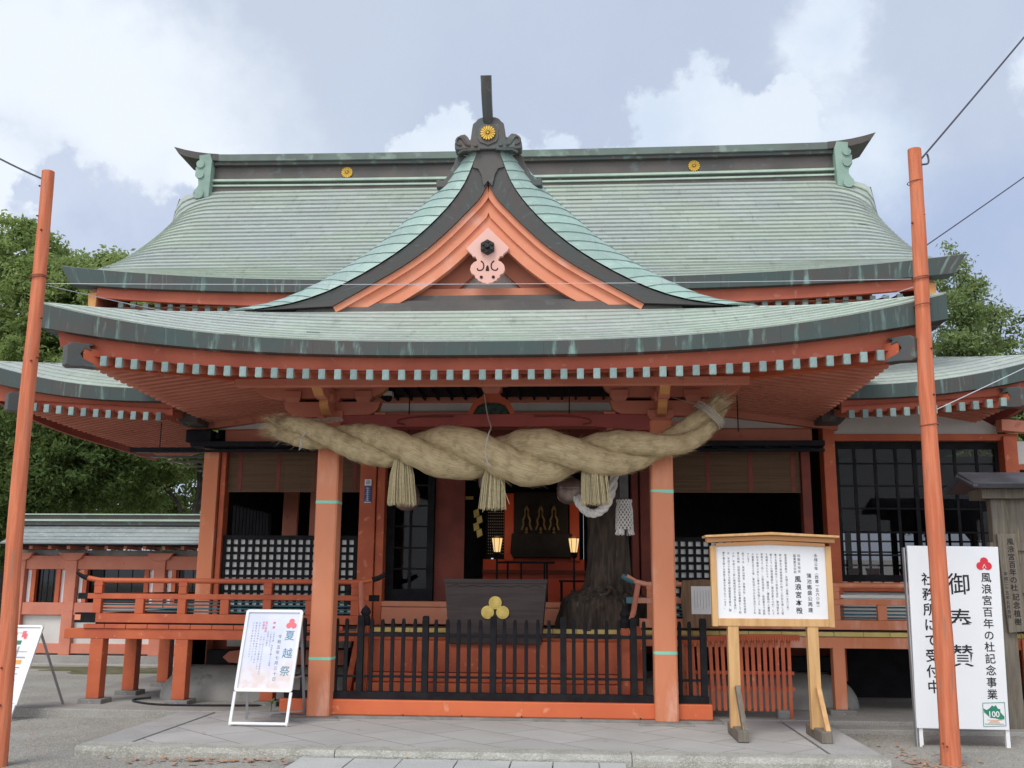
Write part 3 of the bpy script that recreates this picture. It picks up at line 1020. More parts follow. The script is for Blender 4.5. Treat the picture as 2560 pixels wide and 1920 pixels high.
# hip rafters with dark scrolled caps
for sgn in (-1, 1):
    m = MB().beam((sgn * 4.42, -1.87, 3.97), (sgn * 2.3, .25, 4.13), .13, .2)
    hr = build(m, 'hip_rafter', verm, porch)
    d = Vector((sgn * .7071, -.7071, 0))
    o_ = [(-.02, -.1), (.16, -.12), (.20, -.10), (.205, .12), (.16, .15), (-.1, .16), (-.03, .13), (-.06, .08), (.02, .1), (.06, .03), (.02, -.02), (-.08, -.05), (-.14, -.1)]
    vs = []
    for k_ in (-.075, .075):
        for a, b in o_:
            q = Vector((sgn * 4.40, -1.85, 3.97)) + d * a + Vector((d.y, -d.x, 0)) * k_ + Vector((0, 0, b))
            vs.append(q)
    n = len(o_)
    m = MB().add(vs, [tuple(range(n)), tuple(range(2 * n - 1, n - 1, -1))] + [(i, i + n, (i + 1) % n + n, (i + 1) % n) for i in range(n)])
    build(m, 'hip_cap', cu_dark, hr, bevel=.008)
    m = MB().box(sgn * 4.5 - .1, sgn * 4.5 + .1, 1.55, 1.85, 3.80, 3.95)
    m.poly([(sgn * 4.4, 3.92), (sgn * 4.78, 4.03), (sgn * 4.82, 3.9), (sgn * 4.72, 3.80), (sgn * 4.4, 3.80)], 'y', 1.85, 2.0)
    build(m, 'hip_cap', cu_dark, porch, bevel=.008)

# --- gable
XG = -.03
outer = [(.13, 6.73), (.18, 6.58), (.27, 6.34), (.40, 6.12), (.58, 5.90), (.81, 5.67), (1.09, 5.44), (1.46, 5.20), (1.88, 4.98), (2.32, 4.83), (2.78, 4.755)]
inner = [(.0, 6.33), (.10, 6.14), (.27, 5.95), (.46, 5.75), (.73, 5.50), (1.05, 5.27), (1.42, 5.05), (1.85, 4.80)]
GY = -.95
oc, ic = smooth_curve(outer, 40), smooth_curve(inner, 30)
gab = thing('gable_holder', 'x', 'x') if False else None
for sgn in (-1, 1):
    m = MB()
    op = [(XG + sgn * x, z) for x, z in oc]
    ip = [(XG + sgn * x, z) for x, z in ic]
    # strips between the two curves
    n = 36
    vs, fs, uv = [], [], []
    for i in range(n):
        t = i / (n - 1)
        a = op[min(int(t * 39), 39)]
        b = ip[min(int(t * 29), 29)]
        vs += [(a[0], GY, a[1]), (b[0], GY + .01, b[1]), (b[0], GY + .2, b[1]), (a[0], GY + .2, a[1])]
    for i in range(n - 1):
        for q in range(4):
            fs.append((i * 4 + q, (i + 1) * 4 + q, (i + 1) * 4 + (q + 1) % 4, i * 4 + (q + 1) % 4))
            u0, u1 = i / n * 3.6, (i + 1) / n * 3.6
            uv.append([(u0, 1.0), (u1, 1.0), (u1, .2), (u0, .2)] if q == 0 else [(u0, .5)] * 4)
    fs += [(0, 1, 2, 3), tuple((n - 1) * 4 + q for q in (3, 2, 1, 0))]
    uv += [[(0, .5)] * 4] * 2
    m.add(vs, fs, uv)
    build(m, 'gable_verge', fascia_b, porch)
    # bargeboards: outer moulding, main board, inner board
    def band(o0, o1, y0, y1, name, mt, lowcut=None):
        m_ = MB()
        vs, fs = [], []
        n_ = 26
        for i in range(n_):
            t = i / (n_ - 1)
            x, z = ic[min(int(t * 29), 29)]
            j = min(max(int(t * 29), 1), 28)
            tx, tz = ic[j + 1][0] - ic[j - 1][0], ic[j + 1][1] - ic[j - 1][1]
            l_ = math.hypot(tx, tz)
            nx_, nz_ = tz / l_, -tx / l_
            xa, za = x + nx_ * o0, z + nz_ * o0
            xb, zb = x + nx_ * o1, z + nz_ * o1
            xa, xb = max(0, xa), max(0, xb)
            if xb <= 0:
                zb = ic[0][1] - o1 * 1.75
                zb = max(zb, ic[0][1] - o1 * 1.75)
            vs += [(XG + sgn * xa, y0, za), (XG + sgn * xb, y0, zb), (XG + sgn * xb, y1, zb), (XG + sgn * xa, y1, za)]
        for i in range(n_ - 1):
            for q in range(4):
                fs.append((i * 4 + q, (i + 1) * 4 + q, (i + 1) * 4 + (q + 1) % 4, i * 4 + (q + 1) % 4))
        fs += [(0, 1, 2, 3), tuple((n_ - 1) * 4 + q for q in (3, 2, 1, 0))]
        m_.add(vs, fs)
        return build(m_, name, mt, porch)
    band(-.01, .075, GY + .05, GY + .25, 'gable_moulding', verm_g)
    band(.07, .20, GY + .10, GY + .26, 'gable_bargeboard', verm_g)
    band(.195, .34, GY + .13, GY + .24, 'gable_board', verm_g)
    # roof behind the verge: strip rolling down to the verge + body
    body = [(.16, 7.0), (.28, 6.92), (.57, 6.56), (.80, 6.29), (1.10, 6.01), (1.41, 5.72), (1.83, 5.42), (2.16, 5.22), (2.70, 4.97), (3.3, 4.84)]
    bc = smooth_curve(body, 60)
    def gst(u, s_):                                 # u 0..1 verge -> body, s_ 0..1 from foot up
        t = 1 - s_
        vx, vz = oc[0] if t <= 0 else tuple(np.interp(t * 39, range(40), [q[i_] for q in oc]) for i_ in (0, 1))
        bx, bz = tuple(np.interp((t * .90 + .10) * 59, range(60), [q[i_] for q in bc]) for i_ in (0, 1))
        e = math.sin(u * math.pi / 2)
        return Vector((XG + sgn * lerp(vx, bx, e ** .9), GY - .012 + .62 * (1 - math.cos(u * math.pi / 2)) ** .8 * 1.0, lerp(vz + .012, bz, e ** 1.1)))
    m = MB()
    courses(m, gst, list(np.linspace(0, 1, 9)), [i / 20 for i in range(21)], .012)
    def gbd(u, s_):
        bx, bz = tuple(np.interp((1 - s_) * 59, range(60), [q[i_] for q in bc]) for i_ in (0, 1))
        return Vector((XG + sgn * bx, -.345 + 3.6 * u, bz))
    courses(m, gbd, [0, .25, .5, .75, 1], [i / 16 for i in range(17)], .014)
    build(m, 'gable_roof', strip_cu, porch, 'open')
m = MB().box(XG - .22, XG + .22, -.75, 3.2, 6.82, 7.02)
build(m, 'gable_ridge', cu_dark, porch, bevel=.02)
# apex plate of dark copper
m = MB().poly([(XG - .135, 6.735), (XG + .135, 6.735), (XG + .19, 6.52), (XG + .12, 6.50), (XG + .08, 6.42), (XG + .05, 6.28), (XG, 6.345), (XG - .05, 6.28), (XG - .08, 6.42), (XG - .12, 6.50), (XG - .19, 6.52)], 'y', GY - .02, GY + .05)
build(m, 'gable_apex_plate', cu_brown, porch)
m = MB().box(XG - .15, XG + .15, GY - .03, GY + .1, 6.735, 6.76)
build(m, 'gable_apex_strip', cu_line, porch)
# wall in the gable: plaster triangle, struts, tie beam, dark flashing below
m = MB().poly([(XG - .95, 5.0), (XG + .95, 5.0), (XG, 5.95)], 'y', -.42, -.40)
build(m, 'gable_plaster', white_pl, porch)
for sgn in (-1, 1):
    m = MB().beam((XG + sgn * .95, -.47, 4.98), (XG, -.47, 5.86), .1, .17, (0, 1, 0))
    m = MB().poly([(XG + sgn * 1.0, 5.08), (XG + sgn * .43, 5.08), (XG, 5.5), (XG, 5.9)], 'y', -.52, -.425)
    build(m, 'gable_strut', verm_d, porch)
m = MB().box(XG - 1.05, XG + 1.05, -.62, -.43, 4.985, 5.095)
build(m, 'gable_tie_beam', verm_g, porch)
m = MB().box(XG - 1.0, XG + 1.0, -.72, -.42, 4.90, 4.98).box(XG - 1.4, XG + 1.4, -.80, -.42, 4.86, 4.897).box(XG - 1.9, XG + 1.9, -.845, -.42, 4.81, 4.857).box(XG - 2.3, XG + 2.3, -.86, -.42, 4.70, 4.806)
build(m, 'gable_flashing', cu_brown, porch)
# carved pendant
def zg(X, Y):
    return (XG + (X - 1047) * .00106, 5.065 + (1062 - Y) * .00107)
half = [(1047, 392), (1292, 640), (1270, 675), (1225, 715), (1222, 735), (1185, 740), (1168, 775), (1170, 790), (1200, 800), (1235, 840), (1245, 890), (1228, 935), (1190, 955), (1185, 985), (1160, 1000), (1150, 1020), (1120, 1030), (1105, 1045), (1070, 1050)]
full = [zg(*q) for q in half] + [zg(1047, 1064)] + [zg(2094 - X, Y) for X, Y in half[::-1][:-1]]
m = MB().poly(full, 'y', GY + .06, GY + .125)
build(m, 'gable_pendant', pink_g, porch, bevel=.006)
m = MB()
for sgn in (-1, 1):
    cv = [zg(1047 + sgn * a, b) for a, b in ((75, 790), (50, 815), (42, 850), (52, 885), (80, 900), (108, 895), (115, 875))]
    m.tube([(x, GY + .062, z) for x, z in smooth_curve(cv, 18)], .009, 6)
    x, z = zg(1047 + sgn * 68, 980)
    disc(m, x, z, .019, GY + .052, GY + .07, 10)
x, z = zg(1047, 880)
m.poly([(x - .022, z - .03), (x + .022, z - .03), (x + .018, z), (x + .012, z + .03), (x, z + .042), (x - .012, z + .03), (x - .018, z)], 'y', GY + .056, GY + .07)
build(m, 'pendant_piercing', dark_hole, porch)
x, z = zg(1047, 640)
m = MB().poly([(x + .092 * math.sin(a * math.pi / 3), z + .092 * math.cos(a * math.pi / 3)) for a in range(6)], 'y', GY + .0, GY + .06)
m.lathe([(.06, 0), (.045, .02), (.0, .05)], (0, 0, 0), 6) if False else None
for a in range(6):
    disc(m, x + .06 * math.sin(a * math.pi / 3), z + .06 * math.cos(a * math.pi / 3), .02, GY - .015, GY + .0, 8)
disc(m, x, z, .028, GY - .05, GY, 12)
build(m, 'gable_boss', iron, porch, bevel=.004)
# demon-board ornament with horn
def zo(X, Y):
    return (XG + (X - 1052) * .00082, 6.925 + (940 - Y) * .00082)
hb = [(1052, 665), (1150, 668), (1205, 690), (1245, 740), (1280, 765), (1292, 830), (1312, 1000), (1325, 1035), (1350, 980), (1400, 930), (1470, 945), (1525, 1000), (1550, 1080), (1545, 1170), (1480, 1185), (1380, 1165), (1250, 1180), (1180, 1180)]
full = [zo(*q) for q in hb] + [zo(2104 - X, Y) for X, Y in hb[::-1][:-1]]
m = MB().poly(full, 'y', GY - .07, GY + .12)
orn = build(m, 'gable_ridge_ornament', cu_dark, porch, bevel=.015)
wg = [(1180, 1165), (1530, 1165), (1565, 1220), (1575, 1275), (1625, 1380), (1690, 1500), (1740, 1560), (1775, 1560), (1800, 1530), (1845, 1555), (1845, 1670), (1750, 1670), (1560, 1640), (1300, 1420)]
for sgn in (-1, 1):
    m = MB().poly([zo(1052 + sgn * (a - 1052), b) for a, b in wg], 'y', GY + .12, GY + .28)
    build(m, 'ornament_wing', cu_dark, orn, bevel=.015)
m = MB()
for sgn in (-1, 1):
    for cv in ([(270, 1120), (330, 1090), (380, 1010), (430, 985), (470, 1030), (455, 1090), (400, 1110)], [(120, 1185), (250, 1190), (360, 1195), (440, 1240)]):
        m.tube([(zo(1052 + sgn * a, b)[0], GY - .075, zo(1052, b)[1]) for a, b in smooth_curve(cv, 14)], .016, 6)
    x, z = zo(1052 + sgn * 185, 1115)
    disc(m, x, z, .022, GY - .095, GY - .06, 12)
build(m, 'ornament_relief', cu_dark, orn)
pr_ = [zo(1052 + a, b) for a, b in ((-60, 790), (60, 790), (110, 820), (150, 880), (150, 1010), (120, 1070), (0, 1120), (-120, 1070), (-150, 1010), (-150, 880), (-110, 820))]
m = MB().poly(pr_, 'y', GY - .085, GY - .06)
build(m, 'ornament_field', cu_brown, orn)
x, z = zo(1050, 940)
c_ = crest(x, GY - .09, z, .092)
hp = smooth_curve([(XG + .0, GY + .25, 6.96), (XG - .005, GY - .02, 7.10), (XG - .01, GY - .18, 7.30), (XG - .012, GY - .33, 7.56)], 10)
m = MB()
vs, fs = [], []
for i, q in enumerate(hp):
    w = lerp(.055, .062, i / 9)
    d = Vector(hp[min(i + 1, 9)]) - Vector(hp[max(i - 1, 0)])
    d.normalize()
    nrm = Vector((1, 0, 0)).cross(d)
    for a, b in ((-w, -.07), (w, -.07), (w, .05), (0, .085), (-w, .05)):
        vs.append(Vector(q) + Vector((1, 0, 0)) * a - nrm * b * -1)
n = 5
for i in range(9):
    for k_ in range(n):
        fs.append((i * n + k_, i * n + (k_ + 1) % n, (i + 1) * n + (k_ + 1) % n, (i + 1) * n + k_))
fs += [tuple(range(n)), tuple(9 * n + k_ for k_ in range(n))]
m.add(vs, fs)
build(m, 'ridge_horn', cu_dark, orn)
# ------------------------------------------------------------------ porch columns, beams, brackets
for sgn in (-1, 1):
    cx_ = sgn * 2.05
    m = MB().poly([(-.135, -.115), (-.115, -.135), (.115, -.135), (.135, -.115), (.135, .115), (.115, .135), (-.115, .135), (-.135, .115)], 'z', .02, 3.54)
    c_ = build(m, 'porch_column', verm_f, H, loc=(cx_, 0, 0), bevel=.004)
    if sgn < 0:
        m = MB().poly([(-.32, -.32), (.32, -.32), (.24, -.2), (.24, .3), (-.3, .3)], 'z', -.2, .018)
    else:
        m = MB().poly([(-.34, -.33), (.30, -.33), (.24, -.2), (.24, .3), (-.3, .3)], 'z', -.2, .018)
    build(m, 'column_footing', stone, c_, loc=(cx_, 0, 0), bevel=.012)
    for z0 in ((.66, 2.52) if sgn < 0 else (.77, 2.66)):
        tl = .008 * (1 if z0 > 2.6 else 0)
        m = MB()
        prf = [(-.137, .03), (-.137, -.1165), (-.1165, -.137), (.1165, -.137), (.137, -.1165), (.137, .12)]
        vs = [(x, y, z0 + tl * (1 if x < 0 else -1)) for x, y in prf] + [(x, y, z0 + .035) for x, y in prf]
        m.add(vs, [(i, i + 1, 7 + i, 6 + i) for i in range(5)])
        build(m, 'tape_band', tape, c_, 'open', loc=(cx_, 0, 0))
# rainbow beam between the columns with carved ends
arch = [(-1.93, 3.42), (-1.6, 3.44), (-1.2, 3.47), (1.2, 3.47), (1.6, 3.44), (1.93, 3.42), (1.93, 3.62), (1.55, 3.63), (1.2, 3.63), (-1.2, 3.63), (-1.55, 3.63), (-1.93, 3.62)]
m = MB().poly(arch, 'y', -.11, .11)
kb = build(m, 'porch_tie_beam', simple('deep_red_beam', (.36, .075, .06), (.28, .06, .05), 2, .65, .1), H, bevel=.01)
for sgn in (-1, 1):
    m = MB()
    cv = smooth_curve([(sgn * .5, 3.60), (sgn * .9, 3.60), (sgn * 1.15, 3.57), (sgn * 1.2, 3.52), (sgn * 1.1, 3.50)], 14)
    m.tube([(x, -.112, z) for x, z in cv], .012, 6)
    build(m, 'beam_carving', maroon, kb)
def arm_outline(x0, x1, zt, h, r_):
    pts = [(x0, zt)]
    for a in np.linspace(0, 1, 7)[0:]:
        pts.append((x0 + .02 + r_ * (1 - math.cos(a * math.pi / 2)) , zt - h * .25 - h * .75 * math.sin(a * math.pi / 2)))
    for a in np.linspace(1, 0, 7):
        pts.append((x1 - .02 - r_ * (1 - math.cos(a * math.pi / 2)), zt - h * .25 - h * .75 * math.sin(a * math.pi / 2)))
    pts.append((x1, zt))
    return pts
def block(m, x, y, z, w=.2, h=.15):
    a, b = w / 2, w / 2 * .68
    zz = z + h * .42
    lo = [(x - b, y - b, z), (x + b, y - b, z), (x + b, y + b, z), (x - b, y + b, z)]
    mi = [(x - a, y - a, zz), (x + a, y - a, zz), (x + a, y + a, zz), (x - a, y + a, zz)]
    hi = [(p[0], p[1], z + h) for p in mi]
    m.add(lo + mi + hi, [(3, 2, 1, 0), (8, 9, 10, 11)] + [(i + 4 * j, (i + 1) % 4 + 4 * j, (i + 1) % 4 + 4 * j + 4, i + 4 * j + 4) for j in (0, 1) for i in range(4)])
BR = {}
def rim(m, n):
    # the curved undersides of the arm ends are painted ochre
    for fi, f in enumerate(m.f):
        if len(f) == 4 and fi >= 2 and (fi - 2) in (1, 2, 3, 4, 10, 11, 12, 13):
            m.m[fi] = 1
def bracket_set(cx_):
    # one complex on each column: parts are meshes of their own
    def P(m, name, mt=verm_d, bev=.006):
        if name + mt.name not in BR or True:
            return build(m, name, mt, H, bevel=bev, loc=(cx_, 0, 0))
    m = MB()
    block(m, 0, 0, 3.54, .32, .13)
    m.box(-.36, .36, -.05, .05, 3.50, 3.535)
    P(m, 'bracket_base_block')
    m = MB().box(-.42, .45, .10, .13, 3.64, 4.07)
    build(m, 'bracket_void_shade', dark_w, H, loc=(cx_, 0, 0))  # dark sheet in place of the shadowed void behind the arms
    m = MB().poly(arm_outline(-.62, .62, 3.80, .19, .26), 'y', -.075, .075)
    rim(m, 14)
    lower = build(m, 'bracket_arm', [verm_d, yellow_p], H, bevel=.006, loc=(cx_, 0, 0))
    for bx in (-.5, 0, .4):
        m = MB()
        block(m, bx, 0, 3.79, .22, .145)
        P(m, 'bearing_block')
    m = MB().poly(arm_outline(-1.03, .72, 4.08, .235, .34), 'y', -.07, .07)
    if cx_ > 0:
        m = MB().poly(arm_outline(-.72, 1.03, 4.08, .235, .34), 'y', -.07, .07)
    rim(m, 14)
    build(m, 'bracket_arm', [verm_d, yellow_p], H, bevel=.006, loc=(cx_, 0, 0))
    sg = -1 if cx_ < 0 else 1
    m = MB()
    block(m, -sg * .62, 0, 4.04, .2, .12)
    P(m, 'bearing_block')
    # arms that step forward, ends painted ochre
    for z0, z1, yf, w in ((3.575, 3.745, -.48, .115), (3.745, 3.92, -.88, .125)):
        h = z1 - z0
        o_ = [(.2, z1), (yf, z1), (yf, z1 - h * .3), (yf + .06, z0 + h * .42), (yf + .17, z0 + h * .1), (yf + .3, z0), (.2, z0)]
        m = MB().poly(o_, 'x', -w / 2, w / 2)
        a_ = P(m, 'bracket_nose')
        m = MB().poly([(yf - .004, z1 - .002), (yf - .004, z1 - h * .3), (yf + .054, z0 + h * .42), (yf + .166, z0 + h * .1 - .004), (yf + .17, z0 + h * .1), (yf + .062, z0 + h * .42), (yf + .004, z1 - h * .3), (yf + .004, z1 - .002)], 'x', -w / 2 + .004, w / 2 - .004)
        build(m, 'ochre_end', yellow_p, a_, loc=(cx_, 0, 0))
        m = MB()
        block(m, 0, yf + .16, z1 - .005, .19, .1)
        P(m, 'bearing_block')
    m = MB().poly([(-.035, 3.44), (.035, 3.44), (.06, 3.6), (.075, 3.66), (-.075, 3.66), (-.06, 3.6)], 'y', -.09, .02)
    build(m, 'strut_bracket', verm_d, H, loc=(cx_ - sg * .62, 0, 0), bevel=.005)
bracket_set(-2.05)
bracket_set(2.05)
m = MB().box(-3.0, 3.0, -.95, -.82, 3.835, 3.915)
build(m, 'porch_purlin', verm_d, H)
m = MB().box(-2.7, 2.7, -.08, .08, 4.08, 4.2)
build(m, 'porch_purlin', verm_d, H)
# frog-leg strut in the middle with a carved screen
fl = []
o_ = [(.09, 3.90), (.12, 3.86), (.22, 3.80), (.27, 3.70), (.30, 3.62), (.36, 3.56), (.44, 3.53), (.48, 3.48)]
i_ = [(.34, 3.48), (.27, 3.55), (.22, 3.66), (.17, 3.74), (.08, 3.775)]
full = o_ + i_ + [(-x, z) for x, z in i_[::-1]] + [(-x, z) for x, z in o_[::-1]]
m = MB().poly([(x - .03, z) for x, z in full], 'y', -.1, .05)
build(m, 'frog_leg_strut', verm, H, bevel=.008)
k = NT('carved_screen')
cgn = k.rng(k.noise(16, detail=5), .45, .6)
carv = k.done(k.mix(k.rng(k.noise(9), .58, .68), k.mix(cgn, (.02, .04, .03), (.03, .075, .06)), (.22, .05, .03)), .6)
k.bump(k.noise(18, detail=5), 1., .04)
m = MB().poly([(-.35, 3.47), (.29, 3.47), (.24, 3.56), (.19, 3.67), (.14, 3.74), (.05, 3.775), (-.11, 3.775), (-.2, 3.74), (-.25, 3.67), (-.3, 3.56)], 'y', -.045, .02)
build(m, 'carved_screen', carv, H)
m = MB()
block(m, -.03, -.03, 3.89, .24, .12)
m.poly(arm_outline(-.36, .30, 4.08, .09, .2), 'y', -.09, .03)
build(m, 'bearing_block', verm_d, H, bevel=.005)
# dark lattice ceiling of the porch and its rear beams
m = MB().box(-2.25, 2.25, .1, 2.2, 4.24, 4.26)
for i in range(23):
    m.box(-2.2 + i * .2, -2.17 + i * .2, .1, 2.2, 4.19, 4.238)
build(m, 'porch_ceiling', dark_w, H)
m = MB().box(-2.3, 2.3, 2.02, 2.19, 3.90, 4.02)
build(m, 'inner_lintel', verm_d, H)
m = MB().box(-2.3, 2.3, 2.05, 2.19, 4.02, 4.16)
build(m, 'inner_plaster_band', white_pl, H)
m = MB().box(-2.3, 2.3, 2.0, 2.19, 4.16, 4.24)
build(m, 'inner_lintel', verm_d, H)
m = MB().box(-2.3, 2.3, 2.04, 2.19, 3.5, 3.895)
build(m, 'door_head_wall', maroon, H)

# ------------------------------------------------------------------ front wall of the hall (plane y = 2.2)
WY = 2.2
def post(x0, x1, z0, z1, mt=verm, y0=WY - .13, y1=WY + .13):
    return build(MB().box(x0, x1, y0, y1, z0, z1), 'wall_post', mt, H, bevel=.01)
post(-4.46, -4.235, .3, 3.56, verm_f, WY - .14)
post(-4.215, -4.14, .95, 3.52, verm, WY - .08)
post(-2.12, -1.885, .9, 3.52, verm)
post(-1.875, -1.755, .98, 3.4, verm, WY - .1)
post(1.92, 2.12, .9, 3.52, maroon)
post(1.80, 1.90, .98, 3.4, maroon, WY - .1)
post(4.22, 4.35, .95, 3.5, maroon, WY - .05)
post(4.525, 4.69, .3, 3.86, verm)
post(7.02, 7.21, .3, 3.66, verm)
for a, b in ((-4.6, -2.0), (2.0, 4.5)):
    build(MB().box(a, b, WY - .02, WY + .06, 3.80, 3.99), 'frieze_plaster', white_pl, H)
    m = MB().box(a + .4, b - .1, WY - .06, WY + .06, 3.58, 3.795)
    build(m, 'tie_beam', verm_d, H, bevel=.03)
    m = MB().box(a, b, WY - .34, WY - .06, 3.50, 3.575)
    for i in range(6):
        xx = a + .2 + i * (b - a - .3) / 6
        m.beam((xx, WY - .3, 3.49), (xx + .4, WY - .08, 3.49), .03, .03)
    m.box(a + .1, b, WY - .32, WY - .28, 3.42, 3.46)
    build(m, 'shutter_rack', dark_w, H)
    m = MB().box(a - .1, a + .28, WY - .3, WY + .1, 3.57, 3.76).box(a + .3, a + .36, WY - .2, WY + .1, 3.62, 3.72)
    build(m, 'post_cap_block', dark_w, H, bevel=.02)
def blind(x0, x1):
    m = MB()
    nn = 46
    for i in range(nn):
        z0 = 2.885 + i * .0125
        m.box(x0, x1, WY + .0, WY + .012, z0, z0 + .0105)
    b_ = build(m, 'reed_blind', bamboo, H)
    for xx in np.linspace(x0 + .18, x1 - .1, 4):
        build(MB().box(xx - .03, xx + .03, WY - .006, WY - .002, 2.88, 3.46), 'blind_ribbon', maroon, b_)
    build(MB().box(x0, x1, WY - .004, WY + .02, 2.868, 2.885), 'blind_hem', bamboo, b_)
blind(-4.13, -2.125)
blind(2.125, 4.21)
def lattice(x0, x1, z0, z1):
    m = MB().box(x0, x1, WY - .02, WY + .04, z1 - .06, z1).box(x0, x1, WY - .02, WY + .04, z0, z0 + .05)
    m.box(x0, x0 + .05, WY - .018, WY + .038, z0, z1).box(x1 - .05, x1, WY - .018, WY + .038, z0, z1)
    x = x0 + .115
    while x < x1 - .06:
        m.box(x, x + .038, WY - .012, WY + .02, z0, z1)
        x += .107
    z = z1 - .06 - .067
    while z > z0 + .06:
        m.box(x0, x1, WY - .008, WY + .018, z - .038, z)
        z -= .109
    o_ = build(m, 'lattice_panel', black_p, H)
    build(MB().box(x0 + .01, x1 - .01, WY + .022, WY + .03, z0 + .01, z1 - .01), 'lattice_paper', paper, o_)
lattice(-4.14, -2.125, 1.0, 2.235)
lattice(2.125, 4.22, 1.0, 2.235)
# low wall at the threshold, sills
m = MB().box(-1.75, 1.8, WY - .12, WY + .1, 1.0, 1.235)
build(m, 'threshold_wall', verm_g, H, bevel=.01)
m = MB().box(-1.75, 1.8, WY - .14, WY + .16, 1.24, 1.315)
build(m, 'threshold_sill', verm_g, H, bevel=.008)
# sliding door with panes, dark frame
def sliding_door(x0, x1, z0, z1, y, cols, rows, st=.1, name='sliding_door'):
    m = MB()
    m.box(x0, x0 + st, y, y + .04, z0, z1).box(x1 - st * .8, x1, y, y + .04, z0, z1)
    m.box(x0, x1, y + .003, y + .037, z1 - .1, z1).box(x0, x1, y + .003, y + .037, z0, z0 + st * 1.4)
    for c_ in cols:
        m.box(c_ - .02, c_ + .02, y + .004, y + .034, z0, z1)
    for r_ in rows:
        m.box(x0, x1, y + .006, y + .032, r_ - .012, r_ + .012)
    d_ = build(m, name, black_p, H)
    build(MB().box(x0 + .02, x1 - .02, y + .018, y + .022, z0 + .03, z1 - .03), 'door_glass', glass, d_)
    return d_
sliding_door(-1.755, -1.06, 1.315, 3.5, WY + .1, (-1.4,), (1.77, 2.07, 2.38, 2.68, 2.98), .12)
m = MB().box(-1.05, -.62, WY + .18, WY + .22, 1.315, 3.5)
build(m, 'inner_door_leaf', maroon, H)
m = MB().box(1.2, 1.8, WY + .15, WY + .2, 1.315, 3.5)
build(m, 'inner_door_leaf', dark_w, H)

# ------------------------------------------------------------------ inside of the hall
m = MB()
m.add([(-4.9, WY + .15, 1.2), (4.6, WY + .15, 1.2), (4.6, 7.5, 1.2), (-4.9, 7.5, 1.2)], [(0, 1, 2, 3)])
build(m, 'hall_floor', floor_w, H)
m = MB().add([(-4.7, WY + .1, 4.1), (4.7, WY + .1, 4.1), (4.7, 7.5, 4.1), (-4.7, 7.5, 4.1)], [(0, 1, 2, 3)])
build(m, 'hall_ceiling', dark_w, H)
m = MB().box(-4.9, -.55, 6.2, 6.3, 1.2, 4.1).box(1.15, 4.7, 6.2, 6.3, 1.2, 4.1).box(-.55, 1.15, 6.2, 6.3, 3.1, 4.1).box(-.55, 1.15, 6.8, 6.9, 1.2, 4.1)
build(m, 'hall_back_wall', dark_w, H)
for q in ((-3.2, -3.0, 3.4, 3.6), (-3.9, -3.65, 4.3, 4.4), (-2.55, -2.5, 5.6, 5.7)):
    build(MB().box(*q, 1.2, 3.5), 'inner_pillar', verm_d, H, bevel=.01)
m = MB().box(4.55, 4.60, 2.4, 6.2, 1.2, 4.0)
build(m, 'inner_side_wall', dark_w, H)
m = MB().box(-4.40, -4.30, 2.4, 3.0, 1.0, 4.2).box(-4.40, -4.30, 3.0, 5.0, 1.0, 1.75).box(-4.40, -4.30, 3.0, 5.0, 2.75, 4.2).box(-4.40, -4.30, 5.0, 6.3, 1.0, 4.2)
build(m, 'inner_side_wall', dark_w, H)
m = MB()
for i in range(12):
    m.box(-4.38, -4.33, 3.05 + i * .17, 3.08 + i * .17, 1.75, 2.75)
build(m, 'side_lattice', dark_w, H)
# sanctuary front in red lacquer
m = MB().box(-.58, 1.15, 5.0, 5.06, 1.2, 1.98)
sc_ = build(m, 'sanctuary_dado', red_in, H)
build(MB().box(-.58, 1.2, 4.9, 5.1, 1.74, 1.80), 'sanctuary_ledge', maroon, H)
for a, b in ((-.215, -.05), (.90, 1.07)):
    build(MB().box(a, b, 4.93, 5.1, 1.95, 3.1), 'sanctuary_post', red_in, H, bevel=.01)
build(MB().box(-.05, .90, 4.97, 5.06, 1.95, 2.25), 'sanctuary_dado', red_in, H)
m = MB()
for i in range(8):
    m.box(-.5 + i * .036, -.478 + i * .036, 4.99, 5.0, 2.05, 2.92)
for i in range(17):
    m.box(-.52, -.215, 4.985, 4.995, 2.06 + i * .05, 2.085 + i * .05)
m.box(-.53, -.2, 5.02, 5.05, 2.0, 3.1)
build(m, 'sanctuary_lattice', dark_w, H)
m = MB()
for i in range(8):
    for j in range(16):
        m.box(-.493 + i * .036, -.484 + i * .036, 4.975, 4.984, 2.068 + j * .05, 2.078 + j * .05)
build(m, 'lattice_stud', paper, H)

# ------------------------------------------------------------------ veranda
FZ = .98
VY = .93
m = MB().box(-5.42, 7.6, VY + .02, 2.06, FZ - .05, FZ - .004)
m.box(-5.42, -4.5, 2.07, 6.5, FZ - .05, FZ - .004)
build(m, 'veranda_floor', floor_w, H)
def vbeam(x0, x1, y0, y1, z0, z1, name, mt=verm, bev=.006):
    return build(MB().box(x0, x1, y0, y1, z0, z1), name, mt, H, bevel=bev)
